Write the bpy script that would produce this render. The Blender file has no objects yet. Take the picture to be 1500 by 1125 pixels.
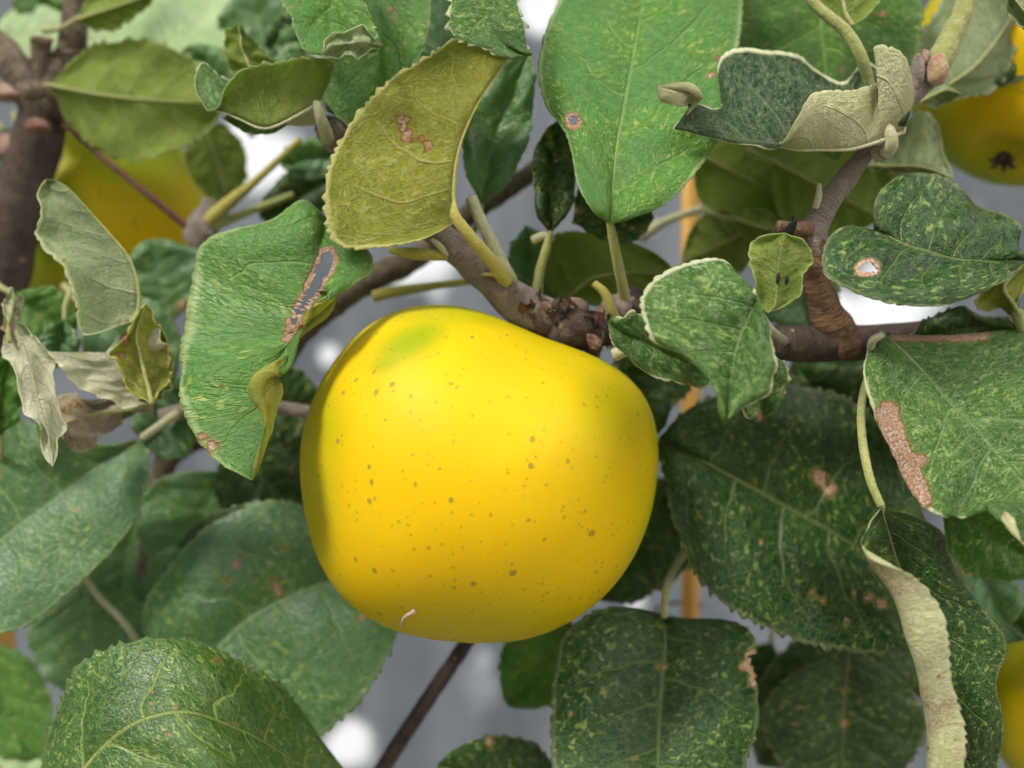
import bpy, math, random
import numpy as np

# ------------------------------------------------------------------ camera, sky, sun, exposure
scene = bpy.context.scene
F = 1500 * 35.0 / 36.0            # focal length in photo pixels
CAM_Z = 1.30
cam_data = bpy.data.cameras.new("camera")
cam_data.lens = 35.0
cam_data.sensor_width = 36.0
cam_data.clip_start = 0.01
cam_data.clip_end = 500.0
cam_data.dof.use_dof = True
cam_data.dof.focus_distance = 0.223
cam_data.dof.aperture_fstop = 6.3
cam = bpy.data.objects.new("camera", cam_data)
scene.collection.objects.link(cam)
cam.location = (0, 0, CAM_Z)
cam.rotation_euler = (math.radians(90), 0, 0)
scene.camera = cam

SUN_EL, SUN_AZ = 47.0, -132.0     # degrees; azimuth from +Y (view direction) towards +X
world = bpy.data.worlds.new("World")
scene.world = world
world.use_nodes = True
wn = world.node_tree
wn.nodes.clear()
sky = wn.nodes.new("ShaderNodeTexSky")
sky.sky_type = 'NISHITA'
sky.sun_disc = False
sky.sun_elevation = math.radians(SUN_EL)
sky.sun_rotation = math.radians(-SUN_AZ)
sky.dust_density = 4.0
hsv = wn.nodes.new("ShaderNodeHueSaturation")
hsv.inputs["Saturation"].default_value = 0.35
bg = wn.nodes.new("ShaderNodeBackground")
bg.inputs["Strength"].default_value = 0.085
wo = wn.nodes.new("ShaderNodeOutputWorld")
wn.links.new(sky.outputs[0], hsv.inputs["Color"])
wn.links.new(hsv.outputs[0], bg.inputs["Color"])
wn.links.new(bg.outputs[0], wo.inputs[0])

sun_data = bpy.data.lights.new("sun", 'SUN')
sun_data.energy = 2.2
sun_data.angle = math.radians(13)
sun_data.color = (1.0, 0.95, 0.88)
sun = bpy.data.objects.new("sun", sun_data)
scene.collection.objects.link(sun)
sun.rotation_euler = (math.radians(90 - SUN_EL), 0, math.radians(180 - SUN_AZ))

scene.view_settings.view_transform = 'Standard'
scene.view_settings.look = 'None'
scene.view_settings.exposure = 1.02
scene.view_settings.gamma = 1.0
scene.render.engine = 'CYCLES'
scene.cycles.use_denoising = True
scene.cycles.max_bounces = 5
scene.cycles.use_adaptive_sampling = True
scene.cycles.adaptive_threshold = 0.03
scene.cycles.transmission_bounces = 4
scene.cycles.diffuse_bounces = 3
scene.cycles.caustics_reflective = False
scene.cycles.caustics_refractive = False

# ------------------------------------------------------------------ helpers
rng = np.random.default_rng(7)
random.seed(7)


def W(p):
    """photo pixel x, y and distance d (mm) along the view axis -> metres in the garden."""
    p = np.asarray(p, float)
    d = p[..., 2] / 1000.0
    return np.stack([(p[..., 0] - 750) / F * d, d, CAM_Z - (p[..., 1] - 562.5) / F * d], -1)


def link(o, parent=None, loc=None):
    scene.collection.objects.link(o)
    if parent is not None:
        o.parent = parent
    if loc is not None:
        o.location = loc
    return o


def empty(name, loc):
    o = bpy.data.objects.new(name, None)
    o.empty_display_size = 0.02
    return link(o, None, loc)


WORLD_LOC = {}


def mesh_obj(name, verts, faces, mats, parent=None, origin=None, smooth=True, mat_idx=None, attrs=None):
    """one mesh object; verts in world metres, origin = world position of the object."""
    verts = np.asarray(verts, float)
    if origin is None:
        origin = verts.mean(0)
    origin = np.asarray(origin, float)
    me = bpy.data.meshes.new(name)
    me.from_pydata((verts - origin).tolist(), [], faces if isinstance(faces, list) else faces.tolist())
    for m in (mats if isinstance(mats, (list, tuple)) else [mats]):
        me.materials.append(m)
    if mat_idx is not None:
        me.polygons.foreach_set("material_index", np.asarray(mat_idx, np.int32))
    me.polygons.foreach_set("use_smooth", np.full(len(me.polygons), smooth))
    if attrs:
        for k, (typ, arr) in attrs.items():
            a = me.attributes.new(k, typ, 'POINT')
            a.data.foreach_set("vector" if typ == 'FLOAT_VECTOR' else "value", np.asarray(arr, np.float32).ravel())
    me.update()
    o = bpy.data.objects.new(name, me)
    ploc = np.zeros(3)
    if parent is not None:
        ploc = WORLD_LOC.get(parent.name, np.array(parent.location))
    link(o, parent, tuple(origin - ploc))
    WORLD_LOC[o.name] = origin
    return o


def tag(o, label=None, cat=None, group=None, kind=None):
    if label: o["label"] = label
    if cat: o["category"] = cat
    if group: o["group"] = group
    if kind: o["kind"] = kind
    return o


def catmull(C, t):
    """Catmull-Rom through C[n,...] at parameters t in 0..n-1."""
    C = np.asarray(C, float)
    n = len(C)
    G = np.concatenate([(2 * C[:1] - C[1:2]), C, (2 * C[-1:] - C[-2:-1])])
    i = np.clip(np.floor(t).astype(int), 0, n - 2)
    f = (t - i).reshape((-1,) + (1,) * (C.ndim - 1))
    p0, p1, p2, p3 = G[i], G[i + 1], G[i + 2], G[i + 3]
    return 0.5 * (2 * p1 + (p2 - p0) * f + (2 * p0 - 5 * p1 + 4 * p2 - p3) * f ** 2 + (3 * p1 - p0 - 3 * p2 + p3) * f ** 3)


# ------------------------------------------------------------------ material node helper
class Nodes:
    def __init__(self, name):
        self.m = bpy.data.materials.new(name)
        self.m.use_nodes = True
        self.t = self.m.node_tree
        self.t.nodes.clear()
        self.out = self.t.nodes.new("ShaderNodeOutputMaterial")

    def node(self, typ, **kw):
        n = self.t.nodes.new(typ)
        for k, v in kw.items():
            setattr(n, k, v)
        return n

    def put(self, sock, v):
        if hasattr(v, "default_value") or isinstance(v, bpy.types.NodeSocket):
            self.t.links.new(v, sock)
        else:
            if sock.type == 'RGBA' and len(v) == 3:
                v = (*v, 1)
            sock.default_value = v

    def math(self, op, a, b=None, c=None, clamp=False):
        n = self.node("ShaderNodeMath", operation=op, use_clamp=clamp)
        self.put(n.inputs[0], a)
        if b is not None: self.put(n.inputs[1], b)
        if c is not None: self.put(n.inputs[2], c)
        return n.outputs[0]

    def step(self, x, lo, hi, a=0.0, b=1.0):
        n = self.node("ShaderNodeMapRange", interpolation_type='SMOOTHSTEP')
        self.put(n.inputs[0], x); self.put(n.inputs[1], lo); self.put(n.inputs[2], hi)
        self.put(n.inputs[3], a); self.put(n.inputs[4], b)
        return n.outputs[0]

    def mix(self, f, a, b, blend='MIX'):
        n = self.node("ShaderNodeMix", data_type='RGBA', blend_type=blend)
        self.put(n.inputs[0], f); self.put(n.inputs[6], a); self.put(n.inputs[7], b)
        return n.outputs[2]

    def noise(self, vec, scale, detail=3.0, rough=0.55, dist=0.0, d2=False, node=False):
        n = self.node("ShaderNodeTexNoise")
        if d2: n.noise_dimensions = '2D'
        self.put(n.inputs["Vector"], vec)
        n.inputs["Scale"].default_value = scale
        n.inputs["Detail"].default_value = detail
        n.inputs["Roughness"].default_value = rough
        n.inputs["Distortion"].default_value = dist
        return n if node else n.outputs["Fac"]

    def vor(self, vec, scale, feature='F1', out="Distance", d2=False):
        n = self.node("ShaderNodeTexVoronoi", feature=feature)
        if d2: n.voronoi_dimensions = '2D'
        self.put(n.inputs["Vector"], vec)
        n.inputs["Scale"].default_value = scale
        return n.outputs[out] if isinstance(out, str) else [n.outputs[o] for o in out]

    def attr(self, name, out="Vector"):
        n = self.node("ShaderNodeAttribute", attribute_name=name)
        return n.outputs[out]

    def sep(self, v):
        n = self.node("ShaderNodeSeparateXYZ")
        self.put(n.inputs[0], v)
        return n.outputs

    def scale(self, v, s):
        n = self.node("ShaderNodeVectorMath", operation='MULTIPLY')
        self.put(n.inputs[0], v); n.inputs[1].default_value = s
        return n.outputs[0]

    def objco(self):
        return self.node("ShaderNodeTexCoord").outputs["Object"]

    def bump(self, h, strength, dist):
        n = self.node("ShaderNodeBump")
        n.inputs["Strength"].default_value = strength
        n.inputs["Distance"].default_value = dist
        self.put(n.inputs["Height"], h)
        return n.outputs[0]

    def bsdf(self, **kw):
        n = self.node("ShaderNodeBsdfPrincipled")
        for k, v in kw.items():
            self.put(n.inputs[k.replace("_", " ")], v)
        return n.outputs[0]

    def finish(self, shader):
        self.t.links.new(shader, self.out.inputs[0])
        return self.m


NLAT = 6.0


def leaf_mat(name, c1, c2, vein, trans, under=False, spec=0.27, rough=0.42, speck=0.5, edge=(0.55, 0.58, 0.32),
             edge_f=0.5, hair=0.0, vein_f=0.5, tfac=0.4, tert_f=0.25, blush=0.0, bumpy=1.0, wax_sheen=0.0):
    g = Nodes(name)
    u, v, seed = g.sep(g.attr("leaf_uv"))
    mm = g.attr("leaf_mm")
    dmg = g.attr("damage", "Fac")
    au = g.math('ABSOLUTE', u)
    n_big = g.noise(mm, 0.07, 2, d2=True)
    mid_node = g.noise(mm, 0.42, 3, 0.6, d2=True, node=True)
    n_mid = mid_node.outputs["Fac"]
    n_fine = g.noise(mm, 1.9, 2, 0.7, d2=True)
    warp = g.math('MULTIPLY', g.math('SUBTRACT', n_big, 0.5), 0.09)
    v0 = g.math('SUBTRACT', g.math('ADD', v, warp), g.math('MULTIPLY', g.math('POWER', au, 1.4), 0.21))
    side = g.math('MULTIPLY', g.math('LESS_THAN', u, 0.0), 0.45)
    fr = g.math('ABSOLUTE', g.math('SUBTRACT', g.math('FRACT', g.math('ADD', g.math('MULTIPLY', v0, NLAT), side)), 0.5))
    wl = g.math('MULTIPLY_ADD', au, -0.030, 0.060)
    lat = g.math('MULTIPLY', g.step(fr, 0.0, wl, 1.0, 0.0), g.step(au, 0.55, 0.97, 1.0, 0.0))
    wm = g.math('MULTIPLY_ADD', v, -0.035, 0.048)
    mid = g.step(au, g.math('MULTIPLY', wm, 0.3), wm, 1.0, 0.0)
    vn = g.math('MAXIMUM', lat, mid)
    wv = g.node("ShaderNodeVectorMath", operation='MULTIPLY_ADD')
    g.put(wv.inputs[0], mid_node.outputs["Color"]); wv.inputs[1].default_value = (4.5, 4.5, 0); g.put(wv.inputs[2], mm)
    te = g.vor(wv.outputs[0], 0.55, 'DISTANCE_TO_EDGE', d2=True)
    tert = g.step(te, 0.0, 0.30, 1.0, 0.0)
    col = g.mix(g.step(n_big, 0.32, 0.68), c1, c2)
    dark = tuple(0.42 * x for x in c1)
    pale = tuple(min(1.0, 1.55 * x + 0.01) for x in c2)
    col = g.mix(g.math('MULTIPLY', g.step(n_mid, 0.5, 0.74), 0.5), col, pale)
    col = g.mix(g.math('MULTIPLY', g.step(n_mid, 0.48, 0.28), 0.0), col, dark)
    col = g.mix(g.math('MULTIPLY', g.step(n_fine, 0.48, 0.68), 0.5), col, dark)
    col = g.mix(g.math('MULTIPLY', tert, tert_f), col, vein)
    if speck > 0:
        sn = g.noise(mm, 0.62, 3, 0.75, 0.3, d2=True)
        sp = g.math('MULTIPLY', g.step(sn, 0.565, 0.655), g.step(n_big, 0.36, 0.60, 0.2, 1.0))
        col = g.mix(g.math('MULTIPLY', sp, speck), col, (0.36, 0.46, 0.12))
        fl = g.math('MULTIPLY', g.step(n_fine, 0.42, 0.30), g.step(n_mid, 0.35, 0.6))
        col = g.mix(g.math('MULTIPLY', fl, speck * 0.55), col, (0.26, 0.38, 0.09))
    col = g.mix(g.math('MULTIPLY', vn, vein_f), col, vein)
    hairs = None
    if hair > 0:
        rg_h = g.noise(g.scale(mm, (0.8, 3.0, 1)), 1.2, 1, 0.6, 1.2, d2=True)
        rg_h2 = g.noise(g.scale(mm, (2.8, 0.9, 1)), 1.2, 1, 0.6, 1.2, d2=True)
        hairs = g.math('MAXIMUM', g.step(rg_h, 0.60, 0.67), g.step(rg_h2, 0.62, 0.69))
        hm = g.math('MULTIPLY', hairs, g.math('MULTIPLY', g.step(n_mid, 0.3, 0.65, 0.25, 1.0), hair))
        col = g.mix(hm, col, (0.60, 0.66, 0.42))
    if blush > 0:
        bm = g.math('MULTIPLY', g.step(g.noise(mm, 0.10, 2, d2=True), 0.54, 0.66), g.step(n_fine, 0.35, 0.6))
        col = g.mix(g.math('MULTIPLY', bm, blush), col, (0.34, 0.13, 0.11))
    if wax_sheen > 0:
        col = g.mix(g.math('MULTIPLY', g.step(n_big, 0.62, 0.38), wax_sheen), col, (0.20, 0.32, 0.22))  # waxy sheen painted in as grey-green colour patches
    ed = g.math('MULTIPLY', g.step(g.math('ADD', au, g.math('MULTIPLY', g.math('SUBTRACT', n_mid, 0.5), 0.05)), 0.945, 0.98), edge_f)
    col = g.mix(ed, col, edge)
    dd = g.math('ADD', dmg, g.math('MULTIPLY', g.math('SUBTRACT', n_mid, 0.5), 0.9))
    gate = g.step(dmg, 0.03, 0.12)
    halo = g.math('MULTIPLY', g.step(dd, 0.16, 0.36), gate)
    col = g.mix(g.math('MULTIPLY', halo, 0.55), col, (0.30, 0.30, 0.06))
    rim = g.math('MULTIPLY', g.step(dd, 0.34, 0.44), gate)
    core = g.math('MULTIPLY', g.step(dd, 0.47, 0.56), gate)
    col = g.mix(g.math('MULTIPLY', rim, 0.8), col, (0.17, 0.07, 0.03))
    tan = g.mix(g.step(n_fine, 0.35, 0.65), (0.30, 0.15, 0.07), (0.64, 0.50, 0.40))
    tan = g.mix(g.math('MULTIPLY', g.step(n_mid, 0.45, 0.62), 0.6), tan, (0.44, 0.24, 0.11))
    col = g.mix(core, col, tan)
    h = g.math('MULTIPLY_ADD', n_fine, 0.55, g.math('MULTIPLY', vn, 1.1 if under else -1.2))
    h = g.math('ADD', h, g.math('MULTIPLY_ADD', tert, 0.35 if under else -0.45, g.math('MULTIPLY', n_mid, 1.6)))
    if hair > 0.2:
        h = g.math('ADD', h, g.math('MULTIPLY', rg_h, 0.8))
    nrm = g.bump(h, 0.8 * bumpy, 0.00034)
    rr = g.math('MULTIPLY_ADD', n_mid, 0.34, rough - 0.14)
    p = g.node("ShaderNodeBsdfPrincipled")
    g.put(p.inputs["Base Color"], col)
    g.put(p.inputs["Roughness"], rr)
    p.inputs["Specular IOR Level"].default_value = spec
    g.put(p.inputs["Normal"], nrm)
    tr = g.node("ShaderNodeBsdfTranslucent")
    tcol = g.mix(core, g.mix(g.math('MULTIPLY', g.step(n_mid, 0.35, 0.65), 0.5), trans, tuple(0.72 * x for x in trans)), (0.5, 0.3, 0.15))
    g.put(tr.inputs["Color"], tcol)
    ms = g.node("ShaderNodeMixShader")
    ms.inputs[0].default_value = tfac
    g.t.links.new(p.outputs[0], ms.inputs[1]); g.t.links.new(tr.outputs[0], ms.inputs[2])
    return g.finish(ms.outputs[0])


M = {}
M['top'] = leaf_mat("leaf_green", (0.026, 0.105, 0.010), (0.052, 0.155, 0.018), (0.24, 0.36, 0.08), (0.30, 0.58, 0.04), speck=0.85, rough=0.34, spec=0.33, edge_f=0.2, vein_f=0.6)
M['front'] = leaf_mat("leaf_green_yellow_veined", (0.026, 0.085, 0.018), (0.050, 0.125, 0.026), (0.26, 0.34, 0.08), (0.34, 0.50, 0.04), speck=0.85, rough=0.32, spec=0.6, edge_f=0.12, vein_f=0.8, bumpy=0.75)
M['light'] = leaf_mat("leaf_light_green", (0.050, 0.180, 0.022), (0.085, 0.235, 0.036), (0.26, 0.42, 0.12), (0.42, 0.70, 0.06), speck=0.95, rough=0.36, spec=0.33, edge_f=0.4, vein_f=0.6, wax_sheen=0.12, bumpy=1.2)
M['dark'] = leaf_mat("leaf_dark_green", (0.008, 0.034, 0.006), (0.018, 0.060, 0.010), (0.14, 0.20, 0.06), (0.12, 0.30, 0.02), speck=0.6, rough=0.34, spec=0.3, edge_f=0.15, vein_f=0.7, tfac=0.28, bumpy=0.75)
M['fuzzy'] = leaf_mat("leaf_young_green", (0.024, 0.090, 0.010), (0.048, 0.140, 0.017), (0.25, 0.36, 0.14), (0.30, 0.55, 0.05), speck=0.85, rough=0.55, spec=0.3, edge=(0.66, 0.66, 0.42), edge_f=0.95, hair=0.45)
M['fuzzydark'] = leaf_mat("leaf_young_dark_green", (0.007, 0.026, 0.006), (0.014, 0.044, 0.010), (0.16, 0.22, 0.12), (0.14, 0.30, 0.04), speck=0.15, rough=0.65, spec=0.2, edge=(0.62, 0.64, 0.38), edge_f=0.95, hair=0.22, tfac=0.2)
M['mint'] = leaf_mat("leaf_grey_green", (0.034, 0.110, 0.032), (0.062, 0.160, 0.050), (0.24, 0.35, 0.15), (0.35, 0.6, 0.12), speck=0.8, rough=0.30, spec=0.5, edge_f=0.2, vein_f=0.65, wax_sheen=0.15, bumpy=0.65)
M['pale'] = leaf_mat("leaf_underside_pale", (0.22, 0.29, 0.13), (0.31, 0.38, 0.20), (0.54, 0.57, 0.36), (0.55, 0.68, 0.20), under=True, speck=0.0, rough=0.85, spec=0.15, edge=(0.6, 0.62, 0.36), edge_f=0.7, hair=0.35, vein_f=0.7, bumpy=1.3)
M['cream'] = leaf_mat("leaf_underside_cream", (0.56, 0.57, 0.27), (0.68, 0.67, 0.40), (0.72, 0.72, 0.46), (0.86, 0.86, 0.36), under=True, speck=0.0, rough=0.9, spec=0.1, edge=(0.66, 0.64, 0.40), edge_f=0.5, hair=0.4, vein_f=0.5, blush=0.6, bumpy=1.3)
M['olive'] = leaf_mat("leaf_underside_olive", (0.21, 0.235, 0.022), (0.31, 0.325, 0.042), (0.46, 0.42, 0.13), (0.68, 0.62, 0.05), under=True, speck=0.0, rough=0.85, spec=0.15, edge=(0.62, 0.60, 0.24), edge_f=0.85, hair=0.36, vein_f=0.65, tfac=0.45)
M['gunder'] = leaf_mat("leaf_underside_green", (0.15, 0.21, 0.030), (0.22, 0.28, 0.05), (0.36, 0.42, 0.16), (0.5, 0.66, 0.08), under=True, speck=0.0, rough=0.8, spec=0.15, edge_f=0.4, hair=0.16, vein_f=0.75, tfac=0.45)
M['ivory'] = leaf_mat("leaf_underside_ivory", (0.62, 0.60, 0.42), (0.74, 0.71, 0.54), (0.55, 0.55, 0.36), (0.85, 0.82, 0.5), under=True, speck=0.0, rough=0.9, spec=0.1, edge=(0.7, 0.68, 0.45), edge_f=0.5, hair=0.3, vein_f=0.45, blush=0.15, bumpy=1.3)
M['tan'] = leaf_mat("leaf_dried", (0.30, 0.24, 0.16), (0.40, 0.33, 0.24), (0.42, 0.36, 0.26), (0.3, 0.24, 0.14), under=True, speck=0.0, rough=0.9, spec=0.1, edge_f=0.2, hair=0.2, vein_f=0.4, tfac=0.2)
M['mintpale'] = leaf_mat("leaf_bright_green", (0.40, 0.56, 0.27), (0.55, 0.70, 0.42), (0.62, 0.70, 0.45), (0.8, 0.95, 0.5), speck=0.3, rough=0.4, tfac=0.5)


def stem_mat(name, c1, c2, c3, scale=900.0, rough=0.75, rings=0.0, fuzz=0.0):
    g = Nodes(name)
    co = g.objco()
    a = g.noise(co, scale * 0.25, 4, 0.6)
    b = g.noise(co, scale, 5, 0.7)
    col = g.mix(g.step(a, 0.35, 0.65), c1, c2)
    col = g.mix(g.math('MULTIPLY', g.step(b, 0.5, 0.72), 0.6), col, c3)
    s = g.attr("along", "Fac")
    h = g.math('ADD', b, g.math('MULTIPLY', a, 0.6))
    if rings > 0:
        rg = g.noise(g.scale(g.attr("ring"), (0.25, 1.6, 0.25)), 1.0, 4, 0.7)
        col = g.mix(g.math('MULTIPLY', g.step(rg, 0.52, 0.66), rings), col, tuple(0.35 * x for x in c1))
        h = g.math('ADD', h, g.math('MULTIPLY', rg, 1.6))
        vd, vc = g.vor(g.attr("ring"), 0.28, 'F1', ("Distance", "Color"))
        lent = g.math('MULTIPLY', g.step(vd, 0.10, 0.2, 1.0, 0.0), g.math('GREATER_THAN', g.sep(vc)[0], 0.55))
        col = g.mix(g.math('MULTIPLY', lent, 0.7), col, (0.36, 0.25, 0.17))
    p = g.bsdf(Base_Color=col, Roughness=rough, Normal=g.bump(h, 0.9, 0.0008),
               Sheen_Weight=fuzz, Specular_IOR_Level=0.3)
    return g.finish(p)


M['bark'] = stem_mat("bark_brown", (0.075, 0.055, 0.036), (0.16, 0.125, 0.08), (0.27, 0.22, 0.155), 700, rings=0.7)
M['darkbark'] = stem_mat("bark_dark", (0.045, 0.032, 0.025), (0.085, 0.062, 0.046), (0.14, 0.10, 0.075), 700, rings=0.6)
M['shoot'] = stem_mat("bark_young_shoot", (0.14, 0.10, 0.072), (0.21, 0.165, 0.125), (0.31, 0.26, 0.21), 1300, rings=0.35, fuzz=0.4)
M['redbark'] = stem_mat("bark_ring_scarred", (0.13, 0.065, 0.035), (0.22, 0.12, 0.06), (0.30, 0.20, 0.13), 900, rings=0.9)
M['petiole'] = stem_mat("petiole_green", (0.27, 0.30, 0.07), (0.36, 0.37, 0.11), (0.45, 0.42, 0.20), 1500, 0.6, fuzz=0.3)
M['petyellow'] = stem_mat("petiole_yellow", (0.36, 0.32, 0.05), (0.42, 0.37, 0.07), (0.46, 0.42, 0.16), 1500, 0.6, fuzz=0.2)
M['petpale'] = stem_mat("petiole_pale", (0.38, 0.40, 0.20), (0.48, 0.46, 0.26), (0.55, 0.52, 0.34), 1500, 0.7, fuzz=0.4)
M['petred'] = stem_mat("petiole_red", (0.085, 0.035, 0.02), (0.12, 0.05, 0.028), (0.16, 0.08, 0.045), 1200, 0.5)
M['scale'] = stem_mat("bud_scale_brown", (0.09, 0.045, 0.03), (0.20, 0.10, 0.065), (0.42, 0.30, 0.22), 900, 0.7)
M['scar'] = stem_mat("bark_pink_scar", (0.24, 0.14, 0.09), (0.33, 0.23, 0.17), (0.14, 0.085, 0.055), 900, 0.8)
M['budred'] = stem_mat("bud_reddish", (0.30, 0.10, 0.07), (0.36, 0.27, 0.12), (0.40, 0.30, 0.22), 900, 0.7, fuzz=0.4)
M['black'] = stem_mat("black_speck", (0.006, 0.006, 0.005), (0.01, 0.01, 0.008), (0.02, 0.02, 0.015), 2000, 0.6)
M['flake'] = stem_mat("dried_flake", (0.50, 0.38, 0.24), (0.60, 0.48, 0.34), (0.36, 0.24, 0.14), 1500, 0.8)
M['twine'] = stem_mat("twine_brown", (0.10, 0.075, 0.035), (0.16, 0.12, 0.06), (0.2, 0.16, 0.1), 2000, 0.9)


# ------------------------------------------------------------------ tubes (branches, stalks)
def tube_arrays(P3, R, seg=10, lump=0.0, seed=0):
    r = np.random.default_rng(seed)
    n = len(P3)
    T = np.gradient(P3, axis=0)
    T /= np.linalg.norm(T, axis=1, keepdims=True) + 1e-12
    ref = np.array([0.13, -0.99, 0.05])
    A = np.cross(T, ref); A /= np.linalg.norm(A, axis=1, keepdims=True) + 1e-12
    B = np.cross(T, A)
    ang = np.linspace(0, 2 * np.pi, seg, endpoint=False)
    s = np.concatenate([[0], np.cumsum(np.linalg.norm(np.diff(P3, axis=0), axis=1))])
    k = np.ones((n, seg))
    if lump > 0:
        for q in range(7):
            f = r.uniform(0.6, 4.0) / (R.mean() * 2)
            k += lump * r.uniform(0.3, 1) / (1 + 0.4 * q) * np.sin(s[:, None] * f * 2 + r.integers(0, 4) * ang[None] + r.uniform(0, 6.3))
    V = P3[:, None] + (R[:, None] * k)[..., None] * (np.cos(ang)[None, :, None] * A[:, None] + np.sin(ang)[None, :, None] * B[:, None])
    V = V.reshape(-1, 3)
    i, j = np.meshgrid(np.arange(n - 1), np.arange(seg), indexing='ij')
    a = i * seg + j; b = i * seg + (j + 1) % seg
    faces = np.stack([a, b, b + seg, a + seg], -1).reshape(-1, 4).tolist()
    faces.append(list(range(seg - 1, -1, -1)))
    faces.append(list(range((n - 1) * seg, n * seg)))
    al = np.repeat(s * 1000, seg)
    ring = np.stack([np.tile(np.cos(ang) * 3, n), al, np.tile(np.sin(ang) * 3, n)], -1)
    return V, faces, al, ring


def tube(name, pts, mat, parent, seg=10, lump=0.04, step=14, origin=None):
    """pts: (x px, y px, d mm, radius px); the radius is turned into metres at that distance."""
    pts = np.array(pts, float)
    n = max(4, (len(pts) - 1) * step)
    t = np.linspace(0, len(pts) - 1, n)
    q = catmull(pts, t)
    P3 = W(q[:, :3])
    R = np.maximum(q[:, 3], 0.4) * q[:, 2] / 1000 / F
    V, faces, al, ring = tube_arrays(P3, R, seg, lump, int(abs(pts[0, 0] * 7 + pts[0, 1])) + 1)
    return mesh_obj(name, V, faces, mat, parent, P3[0] if origin is None else origin,
                    attrs={"along": ('FLOAT', al), "ring": ('FLOAT_VECTOR', ring)})


# ------------------------------------------------------------------ leaves
def inside(poly, x, y):
    poly = np.asarray(poly, float)
    c = np.zeros(x.shape, bool)
    for k in range(len(poly)):
        x1, y1 = poly[k]; x2, y2 = poly[k - 1]
        with np.errstate(divide='ignore', invalid='ignore'):
            hit = ((y1 > y) != (y2 > y)) & (x < (x2 - x1) * (y - y1) / (y2 - y1 + 1e-12) + x1)
        c ^= hit
    return c


leaf_count = [0]


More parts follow.
